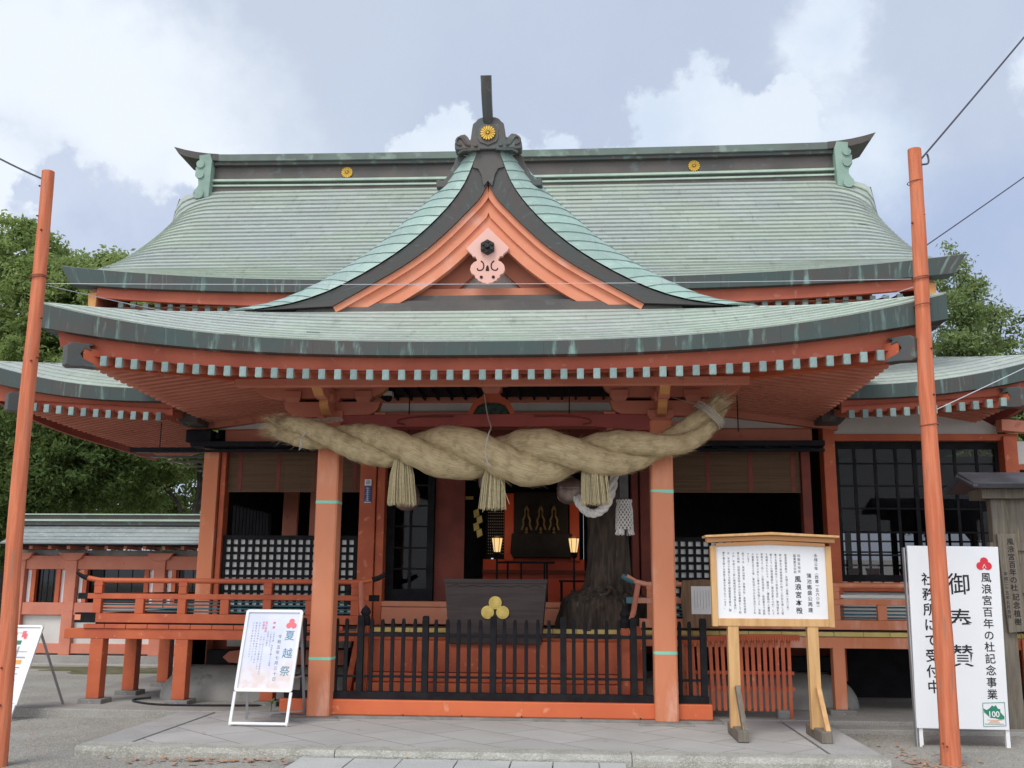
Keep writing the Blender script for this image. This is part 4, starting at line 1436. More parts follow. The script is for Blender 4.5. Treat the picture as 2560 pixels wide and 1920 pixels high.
# boards' ends along the edge: left painted vermilion, centre and right ochre
for k_ in range(24):
    x = -5.5 + k_ * .29
    if x + .28 > -1.86:
        break
    vbeam(x, x + .284, VY - .02, VY + .1, .952, 1.008, 'floor_board_end', verm)
x = -1.83
while x < 7.4:
    w = .30 + .12 * rnd.random()
    vbeam(x, x + w - .005, VY - .02, VY + .1, .945, 1.0, 'floor_board_end', pale_y, .004)
    x += w
vbeam(-5.76, -1.8, VY + .0, VY + .16, .82, .949, 'veranda_beam', verm)
vbeam(1.8, 7.5, VY + .0, VY + .16, .80, .94, 'veranda_beam', verm_f)
def leg(x, y, mt=verm, w=.17, top=.82):
    l_ = build(MB().box(-w / 2, w / 2, -w / 2, w / 2, .06, top), 'veranda_leg', mt, H, loc=(x, y, 0), bevel=.008)
    build(MB().poly([(-.16, -.15), (.16, -.16), (.16, .16), (-.16, .16)], 'z', -.02, .06), 'leg_footing', stone, l_, loc=(x, y, 0), bevel=.012)
for x, y in ((-5.31, 1.02), (-4.165, 1.02), (-3.0, 1.02), (-2.3, 1.02), (-5.3, 2.05), (-5.3, 3.25), (4.3, 1.0), (5.9, 1.0), (7.4, 1.0), (2.4, 1.02)):
    leg(x, y, verm if x < 0 else verm_f, .175 if x < 0 else .15)
vbeam(-5.36, -5.22, 1.1, 6.4, .82, .94, 'veranda_beam', verm)
# railings
def rail_run(x0, x1, posts, mt, over0=0, over1=0):
    m = MB()
    pts = [(x0 - over0, VY + .03, 1.575 + (.10 if over0 else 0))] if over0 else []
    if over0:
        pts.append((x0 - over0 * .55, VY + .03, 1.575 + .03))
    pts += [(x0, VY + .03, 1.575), (x1, VY + .03, 1.575)]
    if over1:
        pts += [(x1 + over1 * .55, VY + .03, 1.575 + .03), (x1 + over1, VY + .03, 1.575 + .10)]
    m.tube(pts, .034, 12)
    rt_ = build(m, 'top_rail', mt, H, 40)
    vbeam(x0 - over0 * .8, x1 + over1 * .8, VY - .0, VY + .06, 1.335, 1.405, 'middle_rail', mt)
    vbeam(x0 - over0 * .4, x1 + over1 * .4, VY - .02, VY + .08, 1.03, 1.145, 'bottom_rail', mt)
    build(MB().box(x0, x1, VY + .0, VY + .06, 1.009, 1.029), 'rail_gap_shade', dark_w, H)  # dark strip filling the open gap under the rail as its shade
    for k_, xx in enumerate(posts):
        if k_ % 2 == 0:
            m = MB().box(-.055, .055, -.04, .04, 1.145, 1.335).box(-.055, .055, -.04, .04, 1.405, 1.50).poly([(-.055, 1.50), (.055, 1.50), (.062, 1.53), (.05, 1.56), (-.05, 1.56), (-.062, 1.53)], 'y', -.04, .04)
        else:
            m = MB().box(-.058, .058, -.035, .035, 1.146, 1.334)
        build(m, 'railing_post', mt, H, loc=(xx, VY + .03, 0), bevel=.006)
    m = MB()
    for z in (1.175, 1.215, 1.26, 1.305):
        m.tube([(x0, VY + .09, z), (x1, VY + .09, z)], .011, 6)
    build(m, 'teal_bar', teal_p, H)
rail_run(-5.345, -1.84, [-5.345, -4.77, -4.195, -3.62, -3.05, -2.475, -1.88], verm, .30, .32)
rail_run(1.92, 7.5, [1.97, 2.55, 3.13, 3.71, 4.29, 4.87, 5.45, 6.03, 6.61], verm_f, .26, 0)
vbeam(4.36, 7.5, VY + .01, VY + .05, 1.42, 1.46, 'rail_strip', white_pl)
for sgn, xa in ((-1, -5.345), (1, -1.84), (-1, 1.92)):   # iron fittings on the projecting rail ends
    m = MB()
    d = .3 if sgn < 0 else .32
    m.tube([(xa + sgn * d * .55, VY + .03, 1.605), (xa + sgn * d * .8, VY + .03, 1.635), (xa + sgn * (d + .02), VY + .03, 1.685)], [.037, .04, .034], 10)
    fm = black_p if xa < 1 else teal_p
    build(m, 'rail_end_fitting', fm, H, bevel=.006)
    build(MB().box(min(xa + sgn * .14, xa + sgn * .27), max(xa + sgn * .14, xa + sgn * .27), VY - .006, VY + .066, 1.33, 1.41), 'rail_end_fitting', fm, H, bevel=.006)
    if xa < -5:
        build(MB().box(xa - .28, xa - .0, VY - .03, VY + .09, 1.025, 1.155), 'rail_end_fitting', fm, H, bevel=.006)
m = MB().box(-5.62, -5.54, VY - .035, VY - .0305, 1.06, 1.13)
build(m, 'fitting_inlay', verm_g, H)
# side railing along the left end
m = MB().tube([(-5.345, 1.0, 1.575), (-5.345, 6.3, 1.575)], .034, 10)
m.box(-5.38, -5.31, 1.0, 6.3, 1.335, 1.405).box(-5.4, -5.3, 1.0, 6.3, 1.03, 1.145)
build(m, 'side_railing', verm, H)
# staircase between the railings
for k_, (y0, z0, z1) in enumerate(((.30, .02, .37), (.42, .375, .48), (.50, .485, .86))):
    vbeam(-1.72, 1.78, y0, y0 + .45, z0, z1, 'stair_riser', verm, .008)
for xx in (-1.1, -.62, .64, 1.2):
    vbeam(xx, xx + .06, .49, .53, .487, .858, 'riser_stile', verm, .004)
vbeam(-1.8, 1.84, .92, 1.0, .60, .93, 'stair_riser', verm)
for sgn in (-1, 1):
    m = MB().beam((sgn * 1.78, .25, .18), (sgn * 1.8, 1.0, .98), .07, .2)
    build(m, 'stair_stringer', verm, H)
    m = MB().tube([(sgn * 1.6, .30, 1.02), (sgn * 1.72, .62, 1.22), (sgn * 1.80, .90, 1.56)], .035, 10)
    build(m, 'stair_handrail', verm_d, H, 40)
    m = MB().box(sgn * 1.6 - .05, sgn * 1.6 + .05, .25, .35, .1, 1.05)
    nb = build(m, 'newel_post', verm, H, bevel=.006)
    m = MB().lathe([(.06, 0), (.06, .1), (.045, .115), (.05, .125), (.066, .16), (.05, .2), (.012, .235), (0.001, .25)], (sgn * 1.6, .30, 1.05), 14)
    build(m, 'newel_finial', black_p, nb, 40)
    m = MB()
    m.lathe([(.05, 0), (.05, .14), (.035, .16), (.055, .2), (.04, .25), (.005, .27)], (sgn * 1.98, .98, 1.28), 12)
    build(m, 'newel_finial', black_p, H, 40)
# things under the floor: mound, dark ground beams
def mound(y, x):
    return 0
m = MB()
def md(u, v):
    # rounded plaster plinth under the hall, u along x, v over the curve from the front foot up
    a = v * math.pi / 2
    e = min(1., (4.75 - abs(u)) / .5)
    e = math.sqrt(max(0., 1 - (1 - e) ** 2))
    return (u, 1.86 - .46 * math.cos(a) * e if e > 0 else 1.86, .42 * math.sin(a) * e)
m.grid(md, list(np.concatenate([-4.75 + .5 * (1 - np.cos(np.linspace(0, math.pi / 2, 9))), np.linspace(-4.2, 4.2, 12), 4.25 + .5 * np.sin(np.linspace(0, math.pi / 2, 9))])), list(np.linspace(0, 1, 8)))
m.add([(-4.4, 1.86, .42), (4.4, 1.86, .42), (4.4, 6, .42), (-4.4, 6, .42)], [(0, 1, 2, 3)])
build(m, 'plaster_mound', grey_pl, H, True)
m = MB().box(-4.45, 4.6, 2.3, 2.36, .3, 1.0)
build(m, 'underfloor_wall', maroon, H)
m = MB().box(4.6, 9.0, 3.0, 3.1, 0, 1.0)
build(m, 'underfloor_wall', dark_w, H)  # dark sheet added for the black shade beneath the right wing floor
m = MB().box(-4.2, 4.5, 1.98, 2.2, .44, .62)
build(m, 'ground_beam', dark_w, H)
m = MB().poly([(-3.95, .53), (-3.86, .46), (-3.6, .44), (-2.2, .44), (-2.2, .64), (-3.6, .64), (-3.86, .61)], 'y', 1.93, 1.977)
build(m, 'ground_beam_face', verm_d, H)
build(MB().box(-4.46, -4.24, 2.06, 2.3, .3, .95), 'wall_post', verm_d, H)
build(MB().box(-4.0, -2.2, 2.22, 2.29, .66, .9), 'underfloor_plaster', white_pl, H)

# ------------------------------------------------------------------ wide lower roof over the wings
def zc(x):
    return 4.13 + .27 * max(0., (abs(x) - 4.5) / 2.3) ** 2.2
YC, XC = .75, 7.3
def zcs(y):
    return 4.2 + (zc(XC) - 4.2) * max(0., 1 - (y - YC) / 3.0) ** 2.4
for sgn in (-1, 1):
    def lower_front(u, t, sgn=sgn):                  # u 0..1 from the porch out to the hip
        xo = lerp(4.0, XC, u)
        x = lerp(4.0, lerp(XC, 5.95, t), u)
        return Vector((sgn * x, YC + 1.5 * t, (1 - t) * zc(xo) + t * 4.84 - .03 * math.sin(math.pi * t)))
    def lower_side(v, t, sgn=sgn):
        y = lerp(YC + 1.5 * t, 6.5, v)
        return Vector((sgn * lerp(XC, 5.95, t), y, (1 - t) * zcs(lerp(YC, 6.5, v)) + t * 4.84 - .03 * math.sin(math.pi * t)))
    m = MB()
    courses(m, lower_front, list(np.linspace(0, 1, 21)), [i / 9 for i in range(10)], .016)
    courses(m, lower_side, list(np.linspace(0, 1, 14)), [i / 9 for i in range(10)], .016)
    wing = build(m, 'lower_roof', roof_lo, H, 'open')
    m = MB().tube([lower_front(1, t) + Vector((0, 0, .004)) for t in np.linspace(0, 1, 14)], .017, 8)
    build(m, 'hip_roll', roof_lo, wing, 40)
    path = [((sgn * x, YC, zc(x)), (0, -1)) for x in np.linspace(4.5, XC - .2, 18)] + [((sgn * XC, YC, zc(XC)), (sgn, -1))] + [((sgn * XC, y, zcs(y)), (sgn, 0)) for y in np.linspace(YC + .2, 6.5, 16)]
    def fc(p):
        return .175 + .07 * (max(0, abs(p[0]) - 4.5) / 2.8) ** 2 if p[1] < YC + .01 else .175 + .07 * max(0, 1 - (p[1] - YC) / 2.5) ** 2
    m = MB()
    m.sweep([(p[0], p[1] - .004, p[2] + .012) for p, o_ in path], [o_ for p, o_ in path], [eave_sec(fc(p), .26) for p, o_ in path])
    build(m, 'lower_roof_fascia', fascia_m, wing)
    m = MB()
    bp_, bs_ = [], []
    for p, o_ in path:
        q = (sgn * min(XC - .13, abs(p[0])), max(YC + .13, p[1]), p[2] - fc(p) + .02)
        bot = 3.795 + .17 * max(0, (abs(p[0]) - 4.2) / 2.4) ** 1.8 if p[1] < YC + .01 else lerp(3.86, 3.795 + .17 * ((XC - 4.2) / 2.4) ** 1.8, max(0, 1 - (p[1] - YC) / 3.0) ** 2.2)
        bp_.append(q)
        bs_.append([(0, 0), (-.03, bot - q[2]), (-.09, bot - q[2]), (-.09, 0)])
    m.sweep(bp_, [o_ for p, o_ in path], bs_)
    build(m, 'lower_eave_board', verm_k, wing)
    m = MB()
    m.add([(sgn * 4.5, .84, 3.88), (sgn * 6.9, .84, 4.03), (sgn * 5.7, 2.2, 4.22), (sgn * 4.5, 2.2, 4.19)], [(0, 1, 2, 3)])
    m.add([(sgn * 6.9, .84, 4.03), (sgn * 6.9, 6.5, 3.90), (sgn * 5.5, 6.5, 4.16), (sgn * 5.5, 2.2, 4.16), (sgn * 5.7, 2.2, 4.13)], [(0, 1, 2, 3, 4)])
    for i in range(34):
        y = 1.1 + i * .155
        xo, xi = 6.72, max(5.5, 6.72 - (y - .85) * .9)
        if xi < 6.6:
            m.beam((sgn * xo, y, 3.90 + .04 * max(0, 1 - (y - .8) / 2)), (sgn * xi, y, 3.90 + .2 * (xo - xi)), .07, .09)
    build(m, 'lower_roof_soffit', verm_d, wing)
    for k_ in range(12):
        x = 4.60 + k_ * .176
        if sgn < 0:
            x += .05
        if x < 6.65:
            rafter(sgn * x, .80, 3.705 + .17 * max(0, (x - 4.2) / 2.4) ** 1.8, round(min(1.4, max(.3, 6.7 - x)), 1), round(.2 * min(1.4, max(.3, 6.7 - x)), 2))
    m = MB().beam((sgn * 6.75, .72, 3.93), (sgn * 5.6, 2.0, 4.05), .12, .18)
    hr = build(m, 'hip_rafter', verm, wing)
    d = Vector((sgn * .7071, -.7071, 0))
    o_ = [(-.02, -.1), (.16, -.12), (.20, -.10), (.205, .12), (.16, .15), (-.1, .16), (-.03, .13), (-.06, .08), (.02, .1), (.06, .03), (.02, -.02), (-.08, -.05), (-.14, -.1)]
    vs = []
    for k_ in (-.075, .075):
        for a, b in o_:
            vs.append(Vector((sgn * 6.62, .85, 3.95)) + d * a + Vector((d.y, -d.x, 0)) * k_ + Vector((0, 0, b)))
    n = len(o_)
    m = MB().add(vs, [tuple(range(n)), tuple(range(2 * n - 1, n - 1, -1))] + [(i, i + n, (i + 1) % n + n, (i + 1) % n) for i in range(n)])
    build(m, 'hip_cap', cu_dark, hr, bevel=.008)
# ------------------------------------------------------------------ right wing: plaster frieze, beam, glazed lattice windows
m = MB().poly([(4.69, 3.70), (7.0, 3.70), (7.0, 3.80), (6.3, 4.2), (4.69, 4.2)], 'y', WY - .01, WY + .05)
build(m, 'wing_plaster', white_pl, H)
vbeam(4.69, 7.25, WY - .07, WY + .07, 3.605, 3.70, 'wing_beam', verm)
m = MB().beam((6.95, 2.0, 3.80), (8.6, 2.3, 3.72), .14, .16)
build(m, 'wing_beam', verm_d, H)
vbeam(7.22, 9.0, WY - .03, WY + .05, 3.27, 3.6, 'wing_plaster', white_pl)
vbeam(7.2, 9.0, WY - .06, WY + .06, 3.19, 3.265, 'wing_beam', verm)
vbeam(7.2, 9.0, WY - .02, WY + .04, 1.0, 3.185, 'wing_panel', dark_w)
vbeam(4.69, 7.02, WY - .08, WY + .08, 1.5, 1.625, 'window_sill', verm)
vbeam(4.69, 7.02, WY - .06, WY + .06, .98, 1.12, 'wing_beam', verm)
vbeam(4.69, 7.02, WY - .0, WY + .06, 1.12, 1.5, 'wing_plaster', white_pl)
rows_ = (2.0, 2.32, 2.65, 2.97, 3.29)
for a, b, y in ((4.70, 5.86, .02), (5.80, 7.02, .07)):
    st = (b - a) / 4
    sliding_door(a, b, 1.63, 3.6, WY + y, [a + st, a + 2 * st, a + 3 * st], rows_, .07, 'lattice_window')
# room behind: floor, ceiling and a far lattice open to the light
m = MB().box(4.72, 7.2, WY + .2, 5.2, 1.3, 1.34)
build(m, 'wing_floor', floor_w, H)
m = MB().box(4.72, 7.2, WY + .2, 5.2, 3.72, 3.76).box(4.66, 4.72, WY + .2, 5.2, 1.3, 3.7)
build(m, 'wing_ceiling', dark_w, H)
m = MB().box(4.7, 9, 5.1, 5.2, 2.45, 3.75).box(4.7, 9, 5.1, 5.2, 1.0, 1.6)
for i in range(22):
    w = .025 if i % 4 else .09
    m.box(4.8 + i * .19, 4.8 + i * .19 + w, 5.1, 5.16, 1.5, 2.5)
for z in (1.9, 2.12, 2.3):
    m.box(4.7, 9, 5.11, 5.15, z, z + .03)
build(m, 'wing_back_lattice', black_p, H)
# ------------------------------------------------------------------ sacred rope
rope = thing('sacred_rope', 'huge twisted straw rope slung across the porch with three straw tassels', 'rope', (0, -.42, 2.9))
RC = [(-2.66, 3.43, .06), (-2.5, 3.40, .085), (-2.3, 3.355, .112), (-2.05, 3.315, .125), (-1.78, 3.27, .134), (-1.47, 3.21, .142), (-1.13, 3.155, .158), (-.73, 3.13, .182), (0.0, 3.075, .197), (.5, 3.05, .202), (1.1, 3.085, .175), (1.54, 3.105, .152), (2.01, 3.185, .132), (2.31, 3.30, .112), (2.53, 3.46, .10), (2.66, 3.61, .092), (2.74, 3.72, .08)]
rc = smooth_curve(RC, 110)
ls = [0]
for a, b in zip(rc, rc[1:]):
    ls.append(ls[-1] + math.dist(a[:2], b[:2]))
s0 = interp(0.0, [q[0] for q in rc], ls)
def strand(k_, n=16):
    path, rad = [], []
    for i, q in enumerate(rc):
        t = np.array(rc[min(i + 1, 109)][:2]) - np.array(rc[max(i - 1, 0)][:2])
        t /= np.linalg.norm(t)
        nx_, nz_ = -t[1], t[0]
        ph = math.pi * (ls[i] - s0) / 1.0 + math.pi / 2 + k_ * math.pi
        hr = q[2] * .74
        c_, s_ = math.cos(ph), math.sin(ph)
        path.append((q[0] + nx_ * hr * c_, -.42 - hr * s_, q[1] + nz_ * hr * c_))
        rad.append(q[2] * (1.0 + .05 * math.sin(i * 1.7 + k_)))
    return path, rad
def rope_strand(k_):
    path, rad = strand(k_)
    m = MB()
    m.tube(path, rad, 22)
    o_ = build(m, 'straw_strand', straw, rope, True)
    # loose straw fibres lying along the strand
    V, F = [], []
    for j in range(5200):
        i = rnd.randrange(1, 106)
        p = Vector(path[i])
        t = (Vector(path[i + 1]) - Vector(path[i - 1])).normalized()
        a = rnd.random() * 2 * math.pi
        e1 = t.orthogonal().normalized()
        e2 = t.cross(e1)
        nrm = e1 * math.cos(a) + e2 * math.sin(a)
        sd_ = t.cross(nrm)
        edge = i < 7 or i > 103
        L = rnd.uniform(.06, .22) * (1.2 if edge else 1)
        lift = abs(rnd.gauss(0, .008)) + (rnd.uniform(.015, .05) if rnd.random() < .07 else 0) + (.03 if edge and rnd.random() < .3 else 0)
        sw = rnd.gauss(0, .22)
        d = (t + sd_ * sw).normalized()
        if i < 12:
            d = -d
        if edge:
            d = (d + nrm * rnd.uniform(0, .5)).normalized()
        b0 = p + nrm * (rad[i] * .985 + .001)
        b1 = b0 + d * L * .5 + nrm * lift * .5
        b2 = b0 + d * L + nrm * lift
        # keep the fibre near the surface
        w = sd_ * rnd.uniform(.0012, .0026)
        n0 = len(V)
        V += [b0 - w, b0 + w, b1 + w, b1 - w, b2]
        F += [(n0, n0 + 1, n0 + 2, n0 + 3), (n0 + 3, n0 + 2, n0 + 4)]
    m = MB().add(V, F)
    build(m, 'straw_fibre', straw_d, o_, 'open')
rope_strand(0)
rope_strand(1)
# frayed left tip
m = MB()
for j in range(420):
    p = Vector((-2.58 + rnd.uniform(-.06, .25), -.42 + rnd.gauss(0, .07), 3.42 + rnd.gauss(0, .07)))
    d = Vector((-1, rnd.gauss(0, .3), rnd.gauss(-.1, .3))).normalized()
    L = rnd.uniform(.05, .17)
    m.add([p, p + Vector((0, 0, .004)), p + d * L + Vector((0, 0, -.05 * rnd.random()))], [(0, 1, 2)])
for j in range(160):
    p = Vector((2.72 + rnd.gauss(0, .03), -.42 + rnd.gauss(0, .06), 3.72 + rnd.gauss(0, .05)))
    d = Vector((.7, rnd.gauss(0, .3), .55 + rnd.gauss(0, .35))).normalized()
    L = rnd.uniform(.04, .12)
    m.add([p, p + Vector((0, 0, .004)), p + d * L], [(0, 1, 2)])
build(m, 'straw_fringe', straw_d, rope, 'open')
# lashings
def ring(cx_, cz_, r_, ang, n=3, sp=.028):
    m = MB()
    for q in range(n):
        pts = []
        for k_ in range(25):
            a = 2 * math.pi * k_ / 24
            u_ = r_ * math.cos(a)
            pts.append((cx_ - u_ * math.sin(ang) + (q - n / 2) * sp * math.cos(ang) + rnd.gauss(0, .004), -.42 + r_ * 1.02 * math.sin(a), cz_ + u_ * math.cos(ang) + (q - n / 2) * sp * math.sin(ang)))
        m.tube(pts, .007, 5, False)
    return m
m = ring(2.60, 3.56, .205, R(48), 5, .02)
m.tube([(2.53, -.45, 3.66), (2.36, -.3, 3.74), (2.2, -.15, 3.82)], .006, 5)
build(m, 'rope_lashing', cord_m, rope, 40)
m = MB()
for q in range(4):
    m.tube([(-2.30 + q * .012, -.56, 3.12 + q * .01), (-2.28, -.60, 3.26), (-2.18 + q * .02, -.56, 3.44), (-2.02, -.3, 3.53 + q * .012), (-1.86, -.25, 3.52 + q * .015)], .004, 5)
for q in range(2):
    m.tube([(-2.2, -.28, 3.50 + q * .016), (-2.03, -.3 , 3.49 + q * .018), (-1.85, -.26, 3.53 + q * .014)], .004, 5)
build(m, 'rope_lashing', cord_m, rope, 40)
m = MB().tube(smooth_curve([(-.12, -.12, 3.88), (-.07, -.2, 3.60), (0.0, -.50, 3.40), (.0, -.76, 3.30), (-.03, -.84, 3.12), (-.02, -.80, 2.97), (.03, -.74, 2.90)], 20), .009, 6)
build(m, 'rope_lashing', cord_m, rope, 40)
# tassels
def tassel(x0, x1, zt, xb0, xb1, zb, y):
    m = MB()
    n = 190
    for j in range(n):
        a = rnd.random() * 2 * math.pi
        rr = math.sqrt(rnd.random())
        tx, ty = rr * math.cos(a), rr * math.sin(a)
        p0 = Vector((lerp(x0, x1, .5 + .5 * tx), y + ty * (x1 - x0) * .45, zt + .14 - .02 * abs(tx)))
        p2 = Vector((lerp(xb0, xb1, .5 + .5 * tx * 1.02) + rnd.gauss(0, .006), y + ty * (xb1 - xb0) * .45, zb + rnd.gauss(0, .012)))
        p1 = p0.lerp(p2, .35) + Vector((tx * .02, ty * .02, 0))
        m.tube([p0, p1, p2], [.0055, .006, .0045], 4)
    return build(m, 'straw_tassel', straw_l, rope)
tassel(-1.17, -.97, 2.90, -1.23, -.88, 2.49, -.42)
tassel(-.045, .12, 2.86, -.14, .17, 2.44, -.42)
tassel(1.11, 1.33, 2.90, 1.07, 1.42, 2.495, -.42)
m = MB().tube([(.1, -.6, 2.86), (.16, -.6, 2.68), (.235, -.6, 2.48)], .004, 4)
build(m, 'loose_straw', straw_l, rope)

# ------------------------------------------------------------------ bells with their ropes
def bell(x, y, z, label):
    t = thing('shrine_bell', label, 'bell', (x, y, z), 'copper bells hung under the porch')
    m = MB().lathe([(.02, .235), (.06, .23), (.12, .20), (.155, .15), (.162, .10), (.168, .095), (.168, .075), (.162, .07), (.165, .04), (.16, -.02), (.13, -.075), (.07, -.11), (.0, -.12)], (x, y, z), 28)
    build(m, 'bell_body', copper_b, t, 40)
    m = MB().tube([(x, y, z + .22), (x, y, z + 1.4)], .008, 8)
    build(m, 'hanger', iron, t)
bell(-1.17, .55, 2.60, 'copper bell half hidden by the straw tassel beside the sliding door')
bell(.93, .6, 2.69, 'copper bell with a bright sheen, clear of the straw tassel')
bell(-.10, .75, 2.84, 'copper bell almost wholly behind the middle straw tassel')
m = MB()
lp = smooth_curve([(1.02, .5, 2.66), (1.06, .45, 2.56), (1.16, .42, 2.46), (1.27, .40, 2.45), (1.38, .42, 2.53), (1.45, .45, 2.68), (1.50, .5, 2.9), (1.53, .55, 3.2)], 46)
for k_ in range(3):
    pts = []
    for i, q in enumerate(lp):
        t = (Vector(lp[min(i + 1, 45)]) - Vector(lp[max(i - 1, 0)])).normalized()
        e1 = t.cross(Vector((0, 1, 0))).normalized()
        e2 = t.cross(e1)
        a = i * .55 + k_ * 2 * math.pi / 3
        pts.append(Vector(q) + (e1 * math.cos(a) + e2 * math.sin(a)) * .026)
    m.tube(pts, .032, 8)
tag(build(m, 'bell_rope', rope_w, None, 40), 'thick twisted white cotton bell rope looped up under the straw rope', 'rope')
# braided hanging tassel on a grey strap
t = thing('braided_tassel', 'white netted cotton tassel hanging on a grey strap by the column', 'tassel', (1.62, .7, 2.2))
build(MB().box(1.575, 1.685, .69, .705, 2.64, 3.4), 'strap', strap_g, t)
pr_ = [(.001, .462), (.05, .46), (.088, .44), (.092, .415), (.078, .39), (.088, .36), (.098, .30), (.10, .2), (.102, .1), (.105, .06), (.03, .05)]
build(MB().lathe(pr_, (1.63, .7, 2.2), 24), 'tassel_body', simple('tassel_core', (.25, .24, .23), (.2, .19, .185), 9, .9), t, 40)
m = MB()
rp = [(.462, .05), (.44, .09), (.415, .094), (.39, .080), (.36, .09), (.30, .1), (.2, .102), (.1, .104), (.06, .107)]
for d in (-1, 1):
    for k_ in range(14):
        pts = []
        for i in range(26):
            z = lerp(.44, .06, i / 25)
            r_ = interp(-z, [-q[0] for q in rp], [q[1] for q in rp]) + .004
            a = 2 * math.pi * k_ / 14 + d * i / 25 * 2.6
            pts.append((1.63 + r_ * math.cos(a), .7 + r_ * math.sin(a), 2.2 + z))
        m.tube(pts, .0075, 5)
for k_ in range(56):
    a = rnd.random() * 2 * math.pi
    r0, r1 = rnd.uniform(.07, .108), rnd.uniform(.09, .13)
    m.tube([(1.63 + r0 * math.cos(a), .7 + r0 * math.sin(a), 2.265), (1.63 + r1 * math.cos(a), .7 + r1 * math.sin(a), 2.195 + rnd.uniform(-.01, .01))], .0075, 5)
build(m, 'tassel_netting', rope_w, t, 40)

# ------------------------------------------------------------------ offering box
t = thing('offering_box', 'dark tapered wooden offering box with a gold three-disc crest on its front', 'offering box', (0, .62, .83))
m = MB()
pts = [(-.57, .45, .83), (.57, .45, .83), (.57, .86, .83), (-.57, .86, .83), (-.64, .42, 1.585), (.64, .42, 1.585), (.64, .9, 1.585), (-.64, .9, 1.585)]
m.add(pts, [(3, 2, 1, 0), (4, 5, 6, 7), (0, 1, 5, 4), (1, 2, 6, 5), (2, 3, 7, 6), (3, 0, 4, 7)])
build(m, 'box_body', boxwood, t, bevel=.008)
m = MB().box(-.652, .652, .405, .45, 1.575, 1.625).box(-.652, .652, .87, .915, 1.575, 1.625).box(-.652, -.605, .45, .87, 1.575, 1.625).box(.605, .652, .45, .87, 1.575, 1.625)
for i in range(9):
    m.box(-.52 + i * .125, -.48 + i * .125, .45, .87, 1.59, 1.615)
build(m, 'box_grate', boxwood, t, bevel=.004)
m = MB()
for i in range(30):
    a, b = -.61 + i * .0405, -.61 + (i + 1) * .0405
    f_ = lambda x: 1.545 - .012 * abs(math.sin(x * 13)) - .01 * math.cos(x * 31)
    m.beam((a, .4215, f_(a)), (b, .4215, f_(b)), .004, .006)
build(m, 'scalloped_shadow', dark_w, t)  # dark strip shaped as the scalloped shadow below the box rim
m = MB()
yb = .423
for x, z in ((0, 1.335), (-.094, 1.218), (.094, 1.218)):
    n = 28
    m.poly([(x + .081 * math.cos(2 * math.pi * i / n), z + .081 * math.sin(2 * math.pi * i / n)) for i in range(n)], 'y', yb - .012, yb + .02)
    m.poly([(x + .06 * math.cos(2 * math.pi * i / n), z + .06 * math.sin(2 * math.pi * i / n)) for i in range(n)], 'y', yb - .018, yb - .011)
build(m, 'gold_crest', brass, t, bevel=.005)

# ------------------------------------------------------------------ black picket fence on its vermilion sill
t = thing('picket_fence', 'black picket fence on a vermilion sill between the porch columns', 'fence', (0, .12, 0))
build(MB().box(-2.62, 2.70, -.09, .24, -.05, .022), 'sill_stone', stone, t, bevel=.01)
build(MB().box(-2.55, 2.59, .0, .2, .024, .2), 'sill_beam', verm_p if False else simple('fresh_vermilion_sill', (.66, .16, .06), (.60, .13, .05), 1.2, .45, .1, 12, spots=(.7, .26, .14), sscale=5), t, bevel=.012)
m = MB()
for x in (-1.05, -.35, .36, 1.06, 1.75):
    disc(m, x, .035, .009, -.004, .001, 8)
build(m, 'peg_hole', dark_hole, t)
for z0, z1, d in ((.20, .285, .05), (.447, .475, .013), (.927, .968, .015)):
    build(MB().box(-2.52, 2.56, .12 - d, .12 + d, z0, z1), 'fence_rail', black_p, t, bevel=.004)
pm = MB().poly([(-.022, .285), (.022, .285), (.022, 1.10), (.016, 1.135), (0, 1.142), (-.016, 1.135), (-.022, 1.10)], 'y', -.02, .02).mesh('picket', black_p)
qm = MB().poly([(-.038, .28), (.038, .28), (.038, 1.16), (.028, 1.178), (-.028, 1.178), (-.038, 1.16)], 'y', -.038, .038).mesh('fence_post', black_p)
for x in (-2.5, -1.615, -.82, .005, .85, 1.69, 2.515):
    link('fence_post', qm, t, (x, .12, 0), .004)
for x in (-2.31, -2.18, -1.91, -1.79, -1.48, -1.35, -1.22, -1.09, -.95, -.69, -.555, -.42, -.285, -.15, .14, .27, .405, .54, .68, .98, 1.11, 1.245, 1.375, 1.51, 1.815, 1.95, 2.235, 2.36):
    link('picket', pm, t, (x + rnd.gauss(0, .003), .12, rnd.gauss(0, .003)), .003)

# ------------------------------------------------------------------ old wooden root stump on the veranda
t = thing('wooden_stump', 'weathered root stump standing as a pillar between offering box and column', 'stump', (1.42, 1.35, FZ))
m = MB()
def tr(u, v):
    z = v
    r0 = interp(v, [0, .12, .36, .43, .50, .62, .9, 1.4, 2.3], [.56, .56, .55, .49, .37, .295, .27, .265, .26])
    a = u * 2 * math.pi
    fl_ = 1 + .07 * math.sin(3 * a + 1) + .05 * math.sin(5 * a + v * 2) + .05 * math.sin(9 * a - v * 5) * (1.2 if v < .6 else .7) + .03 * math.sin(17 * a + v * 9)
    if v < .55:
        fl_ += .08 * math.sin(2 * a + .6)
    return (1.42 + r0 * fl_ * math.cos(a) - (.10 if v < .5 else 0) * (1 - v), 1.38 + r0 * fl_ * .8 * math.sin(a), FZ + z)
vs_ = [0, .03, .08, .16, .26, .34, .40, .43, .47, .52, .56, .6, .66, .75, .9, 1.05, 1.2, 1.4, 1.7, 2.0, 2.3]
m.grid(tr, list(np.linspace(0, 1, 61)), vs_)
build(m, 'stump_body', trunk_w, t, True)
m = MB()
